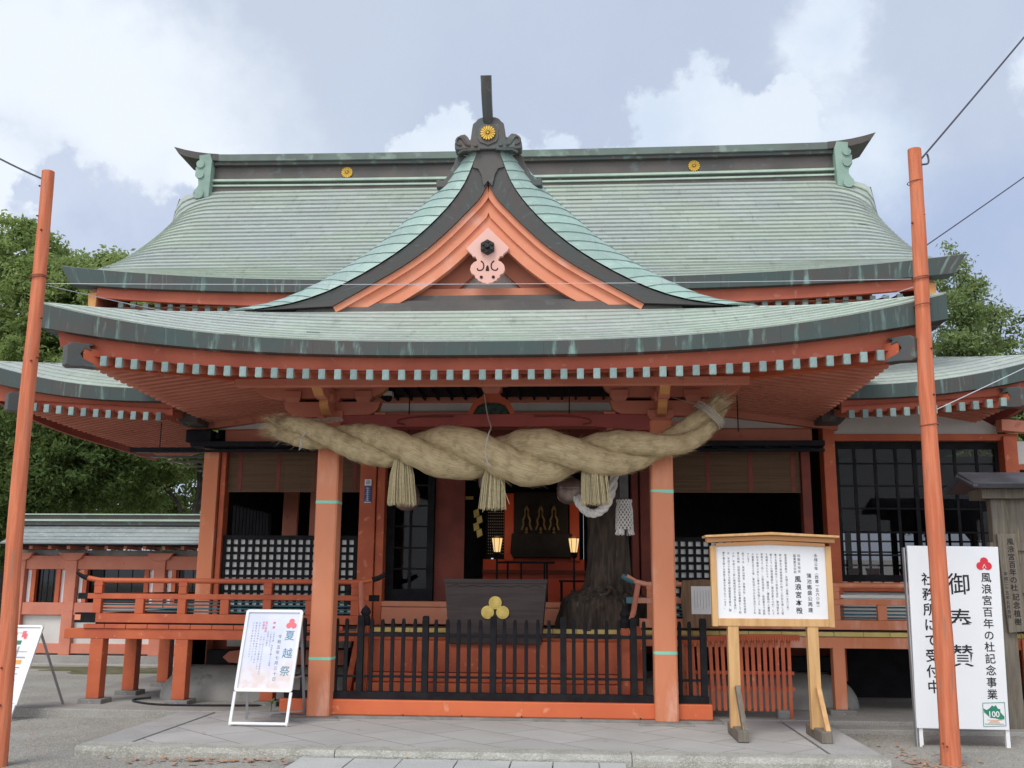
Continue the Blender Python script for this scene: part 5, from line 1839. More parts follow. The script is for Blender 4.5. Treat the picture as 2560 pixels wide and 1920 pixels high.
for _ in range(9):
    a = rnd.uniform(math.pi, 2 * math.pi)
    x, y = 1.36 + .40 * math.cos(a), 1.38 + .32 * math.sin(a)
    pts = [(x + rnd.gauss(0, .03), y + rnd.gauss(0, .02), FZ + .40 + rnd.gauss(0, .03))]
    for k_ in range(4):
        q = pts[-1]
        pts.append((q[0] + rnd.gauss(0, .06), q[1] + rnd.gauss(0, .03), q[2] + rnd.gauss(.0, .05)))
    m.tube(smooth_curve(pts, 12), [.045 * (1 - .5 * i / 11) for i in range(12)], 7)
build(m, 'gnarled_root', trunk_w, t, True)

# ------------------------------------------------------------------ inside the sanctuary
def lantern(x, y, label):
    t = thing('standing_lantern', label, 'lantern', (x, y, 1.2), 'lit lanterns before the sanctuary')
    m = MB().tube([(x, y, 1.2), (x, y, 2.0)], .018, 8).lathe([(.11, 0), (.11, .02), (.03, .05), (.018, .1)], (x, y, 1.2), 12)
    m.lathe([(.02, .78), (.05, .80), (.06, .815), (.045, .83), (.07, .86), (.03, .87)], (x, y, 1.2), 8)
    build(m, 'lantern_stand', iron, t)
    zb, zt = 2.07, 2.30
    m = MB()
    for k_ in range(6):
        a = k_ * math.pi / 3
        m.beam((x + .055 * math.cos(a), y + .055 * math.sin(a), zb), (x + .092 * math.cos(a), y + .092 * math.sin(a), zt), .007, .007)
    m.lathe([(.03, -.02), (.062, 0), (.03, .004)], (x, y, zb), 6).lathe([(.098, 0), (.098, .01), (.02, .02), (.001, .022)], (x, y, zt), 6)
    build(m, 'lantern_frame', iron, t)
    m = MB().lathe([(.05, .0), (.085, zt - zb - .012)], (x, y, zb + .006), 6)
    build(m, 'lantern_shade', lamp_e, t)
    l_ = bpy.data.lights.new('lantern_light', 'POINT')
    l_.energy, l_.color, l_.shadow_soft_size = 3.0, (1, .66, .34), .12
    lo_ = bpy.data.objects.new('lantern_light', l_)
    COL.objects.link(lo_)
    lo_.location = (x, y - .02, 2.46)
    lo_.parent = t
    lo_.matrix_parent_inverse = WORLD[t].inverted()
lantern(-.27, 4.1, 'lit lantern on a tall stand in front of the dark stud lattice')
lantern(.975, 4.1, 'lit lantern on a tall stand next to the root stump')
t = thing('altar_cabinet', 'dark altar cabinet with three gilt ornaments inside the sanctuary', 'altar', (.43, 4.9, 1.95))
m = MB().poly([(-.05, 2.0), (.92, 2.0), (.96, 2.08), (.94, 2.40), (-.07, 2.40), (-.09, 2.08)], 'y', 4.62, 4.9)
build(m, 'cabinet_base', dark_w, t, bevel=.01)
m = MB().box(-.03, .88, 4.72, 4.9, 2.40, 3.1)
build(m, 'cabinet_back', dark_w, t)
m = MB()
for x in (.18, .42, .64):
    for s_ in (-1, 1):
        zz = [(x, 4.66, 2.86), (x + s_ * .03, 4.66, 2.78), (x + s_ * .025, 4.655, 2.70), (x + s_ * .06, 4.65, 2.62), (x + s_ * .05, 4.65, 2.55), (x + s_ * .085, 4.65, 2.46)]
        for a, b in zip(zz, zz[1:]):
            m.beam(a, b, .006, .028)
    m.lathe([(.03, 0), (.03, .01), (.01, .04), (.025, .06), (.012, .1)], (x, 4.66, 2.405), 10)
build(m, 'gilt_ornament', simple('dim_gilt', (.16, .11, .04), (.10, .07, .03), 12, .6, .1), t)
t = thing('offering_table', 'low dark offering table before the altar cabinet', 'table', (.2, 4.3, 1.2))
build(MB().box(-.27, .66, 4.2, 4.5, 1.90, 1.925), 'table_top', dark_w, t)
for x in (-.12, .10, .48, .52):
    build(MB().box(x, x + .03, 4.25, 4.28, 1.2, 1.9), 'table_leg', dark_w, t)
t = thing('low_stand', 'small dark low stand beside the root stump inside the hall', 'stand', (.95, 3.6, 1.2))
build(MB().box(.74, 1.2, 3.5, 3.75, 1.60, 1.63), 'stand_top', dark_w, t)
build(MB().box(.76, .80, 3.52, 3.72, 1.2, 1.6), 'stand_leg', dark_w, t)
m = MB()
y = 3.0
for k_ in range(4):
    x = -.51 + (.05 if k_ % 2 else -.0)
    z = 2.66 - k_ * .10
    m.poly([(x - .045, z), (x + .03, z + .03), (x + .05, z - .07), (x - .03, z - .11)], 'y', y + k_ * .004, y + k_ * .004 + .003)
tag(build(m, 'paper_streamer', brass), 'golden zigzag paper streamer hanging in the dark doorway', 'streamer')
m = MB().box(-.68, -.56, 3.0, 3.01, 2.83, 2.88)
tag(build(m, 'gilt_fitting', brass), 'tiny gilt plate high in the dark doorway', 'fitting')

# ------------------------------------------------------------------ small things fixed to the hall
t = thing('name_plate', 'small blue and white enamel plate on the inner post', 'plate', (-1.995, 2.06, 2.7))
build(MB().box(-2.05, -1.945, 2.056, 2.068, 2.70, 3.045), 'plate_face', blue_pl, t, bevel=.004)
m = MB().box(-2.047, -1.948, 2.052, 2.0555, 2.95, 3.042).box(-2.047, -1.948, 2.052, 2.0555, 2.703, 2.716)
build(m, 'white_field', white_m, t)
m = MB()
for k_ in range(7):
    z = 2.735 + k_ * .029
    m.box(-2.02, -1.975, 2.0515, 2.0545, z, z + .006).box(-2.0 - .004, -1.996, 2.0515, 2.0545, z - .008, z + .018)
    m.box(-2.024 + .012 * (k_ % 3), -2.018 + .012 * (k_ % 3), 2.0515, 2.0545, z - .004, z + .014)
build(m, 'worn_lettering', white_m, t)
m = MB()
for k_ in range(20):
    a, b = 2 * math.pi * k_ / 20, 2 * math.pi * (k_ + 1) / 20
    m.beam((-1.997 + .026 * math.cos(a), 2.051, 2.998 + .026 * math.sin(a)), (-1.997 + .026 * math.cos(b), 2.051, 2.998 + .026 * math.sin(b)), .003, .005)
m.beam((-1.997, 2.051, 2.975), (-1.997, 2.051, 3.02), .003, .005).beam((-2.02, 2.051, 2.99), (-1.975, 2.051, 3.004), .003, .005)
build(m, 'plate_emblem', dark_hole, t)
t = thing('security_camera', 'tiny pale dome security camera under the porch beam', 'camera', (-1.37, .1, 3.9))
build(MB().box(-1.43, -1.31, .05, .18, 3.90, 3.96), 'mount', plast, t, bevel=.01)
build(MB().lathe([(.05, 0), (.05, -.03), (.035, -.06), (.001, -.075)], (-1.37, .11, 3.90), 14), 'dome', dark_w, t, 40)
t = thing('hanging_louvre', 'rack of dark metal louvre slats hung under the side eave', 'louvre', (-5.1, 2.7, 3.2))
for k_ in range(6):
    build(MB().box(-5.75 + k_ * .16, -4.55, 2.45 + k_ * .25, 2.62 + k_ * .25, 3.50 - k_ * .045, 3.515 - k_ * .045), 'slat', tile_b, t, bevel=.004)
build(MB().box(-5.75, -4.55, 2.4, 2.46, 3.49, 3.56), 'rack_beam', dark_w, t)
for x in (-5.3, -4.8):
    build(MB().tube([(x, 2.43, 3.55), (x, 2.43, 3.95)], .008, 6), 'hanger', iron, t)
for sgn in (-1, 1):
    m = MB().tube([(sgn * 3.15 if sgn > 0 else -2.72, .9, 3.55), (sgn * 3.15 if sgn > 0 else -2.72, .9, 4.08)], .008, 6)
    build(m, 'hanging_rod', iron, H)

# slatted vermilion screen under the veranda edge, wooden plaque
t = thing('slatted_screen', 'leaning vermilion screen of upright slats behind the notice board', 'screen', (3.1, .6, 0))
top = smooth_curve([(2.30, .88), (2.7, .925), (3.2, .945), (3.74, .945)], 16)
m = MB()
for (a, za), (b, zb) in zip(top, top[1:]):
    m.beam((a, .60, za), (b, .60, zb), .14, .06)
for i in range(46):
    x = 2.32 + i * .031
    z = interp(x, [q[0] for q in top], [q[1] for q in top])
    m.box(x, x + .016, .52, .54, z - .045, z + .02)
build(m, 'screen_cap', verm, t)
for i in range(18):
    x = 2.36 + i * .0735
    m = MB()
    z = interp(x, [q[0] for q in top], [q[1] for q in top]) - .03
    dx_ = (x - 3.0) * -.03
    m.beam((x + dx_, .50, .08 if i < 17 else -.02), (x, .58, z), .043, .02, (0, 1, 0))
    build(m, 'slat', verm, t)
for z, y in ((.32, .545), (.50, .56)):
    build(MB().box(2.34, 3.66, y, y + .025, z, z + .04), 'cross_bar', verm, t)
m = MB().box(3.42, 3.56, .42, .58, .0, .10)
build(m, 'screen_footing', stone, t, bevel=.01)
t = thing('wooden_plaque', 'brown wooden board carrying a sheet of white paper, behind the notice board', 'plaque', (2.6, .75, FZ))
m = MB().poly([(2.36, 1.03), (2.82, 1.06), (2.85, 1.3), (2.82, 1.63), (2.6, 1.64), (2.35, 1.625), (2.33, 1.4)], 'y', .76, .80)
build(m, 'plaque_board', brown_w, t, bevel=.006)
m = MB().box(2.46, 2.80, .754, .758, 1.21, 1.555)
build(m, 'paper_sheet', paper, t)
m = MB()
for k_ in range(8):
    m.box(2.50 + k_ * .036, 2.503 + k_ * .036, .751, .753, 1.27 + .02 * (k_ % 3), 1.50)
build(m, 'paper_lettering', ink_g, t)

# ------------------------------------------------------------------ poster stand
def frame_stand(name, label, x0, x1, zt, zb, yt, yb, xs_top=0):
    pass
def A(p, s_):                                       # point on the leaning face of the poster stand
    return Vector((lerp(-2.86, -2.79, s_) + p * .665, lerp(-.86, -.66, s_), lerp(0, 1.255, s_)))
t = thing('poster_stand', 'white framed poster stand advertising a festival, on the paved forecourt', 'poster stand', (-2.5, -.75, 0))
fr_ = MB()
d = A(0, 1) - A(0, 0)
nrm = Vector((1, 0, 0)).cross(d).normalized()
if nrm.y > 0:
    nrm = -nrm
S0 = .285
def fbar(a, b, w, dp):
    fr_.beam(a, b, w, dp, nrm)
for p in (.02, .98):
    fr_ = MB()
    fbar(A(p, 0), A(p, S0), .032, .025)
    build(fr_, 'stand_leg', white_m, t, bevel=.004)
fr_ = MB()
fbar(A(0, .02), A(1, .02), .028, .045)
build(fr_, 'foot_bar', white_m, t, bevel=.004)
fr_ = MB()
def rounded(s0, s1, p0, p1, r_):
    pts = []
    for cx_, cz_, a0 in ((p1 - r_ / .665, s1 - r_ / 1.27, 0), (p0 + r_ / .665, s1 - r_ / 1.27, 90), (p0 + r_ / .665, s0 + r_ / 1.27, 180), (p1 - r_ / .665, s0 + r_ / 1.27, 270)):
        for k_ in range(6):
            a = R(a0 + k_ * 18)
            pts.append((cx_ + r_ / .665 * math.cos(a), cz_ + r_ / 1.27 * math.sin(a)))
    return pts
oo, ii = rounded(S0, 1.0, 0, 1, .035), rounded(S0 + .026, 1 - .026, .052, .948, .006)
n = len(oo)
vs = [A(*q) + nrm * .018 for q in oo] + [A(*q) + nrm * .018 for q in ii] + [A(*q) - nrm * .01 for q in oo] + [A(*q) - nrm * .01 for q in ii]
fs = []
for i in range(n):
    j = (i + 1) % n
    fs += [(i, j, n + j, n + i), (2 * n + i, 3 * n + i, 3 * n + j, 2 * n + j), (i, 2 * n + i, 2 * n + j, j), (n + i, n + j, 3 * n + j, 3 * n + i)]
fr_.add(vs, fs)
build(fr_, 'poster_frame', white_m, t, bevel=.003)
m = MB().add([A(.04, S0 + .02), A(.96, S0 + .02), A(.96, .98), A(.04, .98)], [(0, 1, 2, 3)])
pp = build(m, 'poster_sheet', poster_p, t, 'open')
def on_plane(me, o, ex, ez, nr):
    """lay lettering drawn in the local xz plane on a leaning board"""
    for v in me.vertices:
        v.co = o + ex * v.co.x + ez * v.co.z + nr * (-v.co.y + .002)
    return me
O_, EX, EZ = A(0, 0), Vector((1, 0, 0)), d.normalized()
SC = 1.27
cols = [("夏越祭", .545, 1.045, .118, .197, 0, .003), ("令和五年七月三十日", .434, .995, .046, .0585, 1, .0),
        ("神事", .345, 1.14, .034, .05, 2, .012), ("一午前十時", .36, 1.03, .021, .024, 1, 0), ("一午後七時より", .325, 1.03, .021, .026, 1, 0), ("境内茅の輪くぐり神事", .355, .88, .021, .024, 1, 0), ("人形流し大祓式", .29, 1.03, .021, .024, 1, 0),
        ("受付期間", .255, 1.14, .028, .032, 2, .006), ("一七月一日より三十日まで社務所にて", .25, 1.0, .021, .027, 1, 0), ("初穂料", .222, 1.14, .028, .032, 2, .006), ("一人形一体につき御志納とします", .215, 1.0, .021, .027, 1, 0),
        ("古来より半年間の罪穢れを祓い清め", .175, 1.13, .02, .029, 1, 0), ("無病息災を祈る神事でございます", .14, 1.13, .02, .029, 1, 0), ("どなた様も御参列いただけます", .105, 1.13, .02, .029, 1, 0)]
me = text_mesh(cols, 'poster_lettering', [ink_t, ink_g, ink_p])
link('poster_lettering', on_plane(me, O_, EX, EZ, nrm), pp)
m = MB()
for k_, (x, z) in enumerate(((.547, 1.143), (.518, 1.095), (.576, 1.095))):
    disc(m, x, z, .032, .0002 - k_ * .0006, .001, 18)
me = m.mesh('poster_emblem', ink_p)
link('poster_emblem', on_plane(me, O_, EX, EZ, nrm), pp)
for p, b in ((.06, (-2.84, -.30, 0)), (.96, (-2.24, .02, 0))):
    build(MB().beam(A(p, .93) - nrm * .03, b, .03, .02), 'back_leg', grey_m, t)
build(MB().beam((-2.84, -.31, .06), (-2.25, .0, .06), .02, .02), 'back_bar', grey_m, t)
build(MB().beam((-2.25, -.14, .48), (-2.2, -.6, .5), .02, .02), 'stay', grey_m, t)

# ------------------------------------------------------------------ notice board
t = thing('notice_board', 'roofed cedar notice board with a long white text panel, on sloping braced legs', 'notice board', (3.1, -1.1, 0))
BY = -1.1
m = MB().box(2.63, 2.745, BY - .03, BY + .07, .09, 1.16)
l1 = build(m, 'board_leg', cedar, t, bevel=.006)
m = MB().box(3.47, 3.585, BY - .03, BY + .07, .09, 1.16)
l2 = build(m, 'board_leg', cedar, t, bevel=.006)
for x in (2.63, 3.47):
    build(MB().box(x + .015, x + .125, BY - .37, BY + .36, .0, .115), 'board_foot', grey_w, t, bevel=.008)
    build(MB().beam((x + .10, BY - .28, .10), (x + .075, BY - .05, .52), .05, .06), 'board_brace', grey_w if x < 3 else cedar, t, bevel=.004)
    build(MB().beam((x + .08, BY + .30, .10), (x + .06, BY + .08, .52), .05, .06), 'board_brace', grey_w, t, bevel=.004)
def gab(x0, x1, z0, ze_, zm):
    return [(x0, z0), (x1, z0), (x1, ze_), ((x0 + x1) / 2, zm), (x0, ze_)]
m = MB().poly(gab(2.53, 3.70, 1.20, 1.985, 2.015), 'y', BY - .012, BY + .0)
face = build(m, 'text_panel', poster_w, t)
m = MB().box(2.47, 2.53, BY - .04, BY + .05, 1.135, 1.99).box(3.70, 3.76, BY - .04, BY + .05, 1.135, 1.99).box(2.53, 3.70, BY - .038, BY + .048, 1.14, 1.222)
build(m, 'board_frame', cedar, t, bevel=.005)
m = MB().poly([(2.53, 1.985), (3.115, 2.008), (3.70, 1.985), (3.70, 2.02), (3.115, 2.05), (2.53, 2.02)], 'y', BY - .037, BY + .047)
build(m, 'board_frame', cedar_o, t, bevel=.004)
m = MB().poly([(2.43, 2.025), (3.115, 2.055), (3.80, 2.025), (3.80, 2.075), (3.115, 2.105), (2.43, 2.075)], 'y', BY - .06, BY + .07)
build(m, 'board_lintel', cedar_o, t, bevel=.006)
m = MB().poly([(2.405, 2.076), (3.115, 2.107), (3.83, 2.076), (3.83, 2.10), (3.115, 2.135), (2.405, 2.10)], 'y', BY - .15, BY + .16)
build(m, 'board_roof', cedar, t, bevel=.004)
# columns of the panel read off the photograph; x from the panel's left edge
def bx(X):
    return 2.53 + (X - 195) / (1925 - 195) * 1.17
def bz(Y):
    return 1.985 - (Y - 200) / (1370 - 200) * .785
raw = [("永禄三年︵西暦一五六〇年︶", 1775, 310, 60, 68, .004), ("蒲池鑑盛公再建", 1655, 620, 78, 90, .004), ("旧国宝指定", 1507, 320, 48, 62, .0), ("国重要文化財", 1442, 320, 46, 52, .0), ("風浪宮本殿", 1478, 660, 105, 124, .012),
       ("風浪宮御本殿は、永禄三年︵西暦一五六〇年︶", 1300, 315, 40, 43.5, 0), ("時の領主で筑後国南部に約十二万石を領した筑", 1217, 315, 40, 46, 0), ("後十五城筆頭大名として筑後を治め、蒲池城を本", 1142, 310, 40, 44, 0), ("拠としていた蒲池鑑盛公︵蒲池氏第十六代︶によ", 1070, 310, 40, 44, 0), ("り再建されたもので、構造は、鎌倉時代の重厚な", 1000, 305, 40, 44.5, 0), ("気風をよく残し、三間社流造り、桧皮葺きで目割", 925, 305, 40, 44.5, 0), ("の如き屋根の反りと垂木の本丸組により、全体", 853, 305, 40, 46.5, 0), ("の重量を支える等、豪壮且つ巧みな手法がとられ", 780, 305, 40, 44, 0), ("ています。", 708, 300, 40, 40, 0),
       ("県下では、英彦山神宮、宗像大社、太宰府天満宮", 625, 295, 40, 44, 0), ("等と同様、旧国宝指定時の中の社寺建築として知", 550, 290, 40, 44.5, 0), ("られ、平成二十二年に再建四百五十年祭を斎行。", 475, 290, 40, 43.5, 0), ("又、平成三十年度には社殿の御屋根葺き替え、御", 395, 290, 40, 43, 0), ("塗り替え等の大改修工事が予定されています。", 318, 285, 40, 43.5, 0)]
u_ = .785 / 1170
cols = [(s_, bx(X), bz(Y), h * u_, pt * u_, 0, bo) for s_, X, Y, h, pt, bo in raw]
me = text_mesh(cols, 'panel_lettering', [ink])
for v in me.vertices:
    v.co.y = BY - .0145
link('panel_lettering', me, face)

# ------------------------------------------------------------------ big white donation sign
t = thing('donation_sign', 'tall white sign board on two short legs with brushed black writing and a red emblem', 'sign', (5.1, -.85, G0))
SY = -.85
sx0, sx1, sz0, sz1 = 4.645, 5.615, .085, 2.012
m = MB().add([(sx0 + .01, SY - .02, sz1), (sx1 + .015, SY - .02, sz1 - .008), (sx1 - .03, SY - .02, sz0 - .0), (sx0 - .02, SY - .02, sz0 + .005), (sx0 + .01, SY + .02, sz1), (sx1 + .015, SY + .02, sz1 - .008), (sx1 - .03, SY + .02, sz0), (sx0 - .02, SY + .02, sz0 + .005)],
             [(0, 1, 2, 3), (7, 6, 5, 4), (0, 4, 5, 1), (1, 5, 6, 2), (2, 6, 7, 3), (3, 7, 4, 0)])
face = build(m, 'sign_face', poster_w, t, bevel=.004)
for x in (sx0 + .005, sx1 - .065):
    build(MB().box(x, x + .04, SY + .0, SY + .04, G0, .11), 'sign_leg', white_m, t)
build(MB().box(sx0 - .03, sx0 - .015, SY - .012, SY + .05, G0 - .0, sz1 - .02), 'sign_side', grey_m, t)
def kx(X, Y):
    t_ = (Y - 165) / 1180
    l_, r_ = lerp(1450, 1515, t_), lerp(2035, 2112, t_)
    return lerp(sx0 + .01 - .03 * t_, sx1 + .015 - .045 * t_, (X - l_) / (r_ - l_))
def kz(Y):
    return sz1 - (Y - 165) / 1180 * (sz1 - sz0)
u_ = (sz1 - sz0) / 1180
cols = []
def col_text(s_, x0, y0, x1, y1, h, bold):
    nch = len(s_)
    for i, ch in enumerate(s_):
        q = i / max(1, nch - 1)
        Y = lerp(y0, y1, q)
        cols.append((ch, kx(lerp(x0, x1, q), Y), kz(Y - h * .5), h * u_, h * u_, 0, bold))
col_text("風浪宮百年の杜記念事業", 1958, 372, 2000, 1122, 68, .012)
col_text("御奉賛", 1785, 415, 1808, 880, 150, .006)
col_text("社務所にて受付中", 1585, 385, 1625, 1080, 88, .014)
me = text_mesh(cols, 'sign_lettering', [ink])
for v in me.vertices:
    v.co.y = SY - .0225
link('sign_lettering', me, face)
m = MB()
for k_, (X, Y) in enumerate(((1945, 266), (1922, 297), (1969, 297))):
    disc(m, kx(X, Y), kz(Y), 26 * u_, SY - .0245 - k_ * .0006, SY - .0215, 22)
build(m, 'sign_emblem', ink_r, face)
m = MB().beam((kx(1945, 285), SY - .028, kz(285)), (kx(1935, 312), SY - .028, kz(312)), .003, .005).beam((kx(1945, 285), SY - .028, kz(285)), (kx(1957, 312), SY - .028, kz(312)), .003, .005)
build(m, 'emblem_line', poster_w, face)
# anniversary sticker: green island shape, 100, orange ripple, rounded border
m = MB()
rect = [(1938, 1178), (2078, 1172), (2088, 1318), (1945, 1325)]
q = [(kx(*p), kz(p[1])) for p in rect]
for a, b in zip(q, q[1:] + q[:1]):
    m.beam((a[0], SY - .023, a[1]), (b[0], SY - .023, b[1]), .004, .004)
build(m, 'sticker_border', green_i, face)
isl = [(1942, 1212), (1965, 1222), (1985, 1208), (1998, 1192), (2010, 1200), (2022, 1190), (2035, 1212), (2050, 1215), (2052, 1235), (2078, 1262), (2076, 1278), (2050, 1280), (2020, 1272), (1990, 1270), (1965, 1250), (1948, 1235)]
m = MB().poly([(kx(*p), kz(p[1])) for p in isl], 'y', SY - .0235, SY - .0205)
build(m, 'sticker_island', green_i, face)
cols = [("100", kx(2008, 1245), kz(1222), 52 * u_, 1, 0, .01)]
def htext(s_, x, zt, h, mats_, name):
    cu = bpy.data.curves.new('lettering', 'FONT')
    cu.body, cu.size, cu.align_x, cu.offset = s_, h, 'CENTER', .012 * h
    ob = bpy.data.objects.new('lettering', cu)
    COL.objects.link(ob)
    bpy.context.view_layer.update()
    e_ = ob.evaluated_get(bpy.context.evaluated_depsgraph_get())
    me0 = e_.to_mesh()
    vs = [(x + v.co.x, 0, zt - .75 * h + v.co.y) for v in me0.vertices]
    fs = [tuple(p.vertices) for p in me0.polygons]
    e_.to_mesh_clear()
    bpy.data.objects.remove(ob)
    me = bpy.data.meshes.new(name)
    me.from_pydata(vs, [], fs)
    me.materials.append(mats_)
    return me
me = htext("100", kx(2008, 1245), kz(1226), 50 * u_, white_m, 'sticker_number')
for v in me.vertices:
    v.co.y = SY - .0255
link('sticker_number', me, face)
m = MB()
for z0, a, b in ((1282, 1968, 2062), (1290, 1985, 2040), (1298, 1978, 2050)):
    m.box(kx(a, z0), kx(b, z0), SY - .023, SY - .0205, kz(z0 + 3), kz(z0))
build(m, 'sticker_ripple', orange_i, face)
m = MB()
for i in range(14):
    m.box(kx(1955 + i * 8.6, 1308), kx(1960 + i * 8.6, 1308), SY - .023, SY - .0205, kz(1312), kz(1306))
build(m, 'sticker_caption', ink_g, face)

# ------------------------------------------------------------------ old roofed board at the edge, with its hanging plank
t = thing('old_signpost', 'weathered grey roofed wooden board with a carved hanging plank', 'sign', (6.2, .2, G0))
OY = .25
build(MB().box(6.04, 6.22, OY, OY + .14, G0, 2.62), 'board_post', grey_w, t, bevel=.01)
build(MB().box(6.22, 7.4, OY + .05, OY + .1, 1.2, 2.62), 'old_board', grey_w, t)
for z in (2.62, 2.0, 1.5):
    build(MB().box(6.0, 7.5, OY + .02, OY + .13, z, z + .1), 'cross_rail', grey_w, t, bevel=.006)
m = MB().poly([(6.10, 1.04), (6.30, 1.06), (6.29, 2.20), (6.06, 2.20)], 'y', OY - .06, OY - .02)
pl = build(m, 'carved_plank', grey_w, t, bevel=.008)
cols = [("風浪宮百年の杜", 6.205, 2.15, .085, .09, 0, .01), ("記念植樹", 6.215, 1.50, .085, .095, 0, .01), ("平成二十五年五月吉祥", 6.12, 1.75, .05, .055, 0, .006)]
me = text_mesh(cols, 'plank_lettering', [dark_w])
for v in me.vertices:
    v.co.y = OY - .0615
link('plank_lettering', me, pl)
m = MB().poly([(-.42, 2.78), (-.38, 2.72), (0, 2.86), (.5, 2.72), (.54, 2.78), (.06, 2.96)], 'x', 5.72, 7.6)
o_ = build(m, 'board_roof', tile_b, t, bevel=.01, loc=(0, OY + .05, 0))
m = MB()
for k_ in range(12):
    m.tube([(5.70, OY + .05 - .42 + k_ * .045, 2.745 + k_ * .014), (5.76, OY + .05 - .42 + k_ * .045, 2.745 + k_ * .014)], .022, 8)
build(m, 'roof_edge', tile_b, t)
build(MB().box(5.9, 7.4, OY - .12, OY + .3, 2.62, 2.74), 'roof_beam', grey_w, t, bevel=.01)
build(MB().box(6.35, 7.4, OY + .2, OY + .25, .1, .95), 'lower_panel', verm, t)

# ------------------------------------------------------------------ map stand
def B_(p, s_):
    return Vector((lerp(-6.42, -6.28, s_) + p * .60, lerp(-.06, .22, s_), lerp(G0, 1.0, s_)))
t = thing('map_stand', 'white framed stand with a coloured site map beside the vermilion pole', 'map stand', (-6.1, .1, G0))
dB = B_(0, 1) - B_(0, 0)
nB = Vector((1, 0, 0)).cross(dB).normalized()
if nB.y > 0:
    nB = -nB
for p in (.03, .97):
    build(MB().beam(B_(p, 0), B_(p, .16), .028, .022, nB), 'stand_leg', white_m, t)
build(MB().beam(B_(0, .02), B_(1, .02), .03, .04, nB), 'foot_bar', white_m, t)
m = MB()
for a, b in (((0, .16), (1, .16)), ((1, .16), (1, 1)), ((1, 1), (0, 1)), ((0, 1), (0, .16))):
    m.beam(B_(*a), B_(*b), .03, .03, nB)
build(m, 'map_frame', white_m, t, bevel=.004)
sh_ = build(MB().add([B_(.03, .18), B_(.97, .18), B_(.97, .98), B_(.03, .98)], [(0, 1, 2, 3)]), 'map_sheet', poster_w, t, 'open')
def lay(rects, mt, name):
    m = MB()
    for p0, s0_, p1, s1_ in rects:
        m.add([B_(p0, s0_) + nB * .003, B_(p1, s0_) + nB * .003, B_(p1, s1_) + nB * .003, B_(p0, s1_) + nB * .003], [(0, 1, 2, 3)])
        if name == 'map_grove':
            build(m, name, mt, sh_, 'open')
            m = MB()
    if m.v:
        build(m, name, mt, sh_, 'open')
lay([(.55, .80, .66, .845), (.30, .70, .42, .73)], green_i, 'map_building')
lay([(.68, .86, .74, .92), (.62, .88, .70, .95), (.44, .86, .52, .92), (.5, .73, .6, .76)], ink_p, 'map_grove')
lay([(.45, .655, .85, .67), (.62, .66, .66, .78), (.45, .72, .85, .728), (.45, .925, .65, .93)], grey_m, 'map_path')
lay([(.48, .59, .80, .635)], orange_i, 'map_legend')
lay([(.46, .55 - k_ * .022, .8 - .06 * (k_ % 3), .558 - k_ * .022) for k_ in range(15)], ink_g, 'map_lettering')
for a, b in ((B_(.97, .95), (-5.62, .88, G0)), (B_(.05, .95), (-6.25, .88, G0))):
    build(MB().beam(a - nB * .02, b, .025, .02), 'back_leg', grey_m, t)

# ------------------------------------------------------------------ vermilion log poles and their wires
rusty = simple('rusty_wire', (.28, .08, .05), (.2, .06, .04), 9, .6)
def pole(x0, y, xt, zt, r0, r1, label):
    t = thing('log_pole', label, 'pole', (x0, y, G0), 'vermilion log poles holding the wires')
    n = 40
    pts, rad = [], []
    ph = rnd.random() * 6
    for i in range(n):
        q = i / (n - 1)
        pts.append((lerp(x0, xt, q) + .012 * math.sin(q * 7 + ph), y + .01 * math.sin(q * 9 + ph), lerp(G0 - .3, zt, q)))
        rad.append(lerp(r0, r1, q) * (1 + .025 * math.sin(q * 31 + ph) + .012 * math.sin(q * 67)))
    m = MB().tube(pts, rad, 14)
    build(m, 'pole_log', verm_p, t, 40)
    for _ in range(9):
        q = rnd.random()
        a = rnd.uniform(math.pi * .9, math.pi * 2.1)
        x, z = lerp(x0, xt, q), lerp(0, zt, q)
        r_ = lerp(r0, r1, q)
        m = MB().lathe([(.001, .012), (.014, 0), (.001, -.012)], (x + r_ * math.cos(a), y + r_ * math.sin(a), z), 7)
        build(m, 'log_knot', maroon, t)
    for zz in ((.80 * zt, .803 * zt) if x0 < 0 else (.94 * zt, .765 * zt, .768 * zt, .72 * zt, .515 * zt)):
        q = (zz - G0) / (zt - G0)
        r_ = lerp(r0, r1, q) + .006
        x = lerp(x0, xt, q)
        m = MB().tube([(x + r_ * math.cos(2 * math.pi * k_ / 18), y + r_ * math.sin(2 * math.pi * k_ / 18), zz + .01 * math.cos(2 * math.pi * k_ / 18)) for k_ in range(19)], .005, 5, False)
        build(m, 'wire_wrap', rusty, t)
pole(-4.29, -2.95, -4.40, 5.69, .083, .062, 'slim vermilion log pole near the map stand, partly flaking')
pole(4.55, -2.0, 4.645, 6.17, .098, .07, 'thick bright vermilion log pole in front of the white donation sign')
def wire(a, b, r_, sag, label, mt, n=16):
    a, b = Vector(a), Vector(b)
    pts = []
    for i in range(n + 1):
        q = i / n
        pts.append(a.lerp(b, q) - Vector((0, 0, sag * 4 * q * (1 - q))))
    tag(build(MB().tube(pts, r_, 5), 'wire', mt), label, 'wire', 'wires tied to the log poles')
wire((-4.46, -2.95, 5.62), (-6.6, -2.6, 6.95), .010, .08, 'dark cable running from the top of the slim pole up out of the picture', wire_m)
wire((-4.33, -2.93, 4.50), (4.52, -2.02, 4.72), .0035, .03, 'long pale wire strung level between the two vermilion poles', wire_w, 40)
wire((-4.33, -2.93, 4.49), (-3.80, -.6, 4.80), .004, .01, 'short pale wire from the slim pole to the porch roof', wire_w)
wire((4.60, -2.0, 4.66), (4.0, -.3, 4.80), .004, .01, 'short pale wire from the thick pole to the porch roof', wire_w)
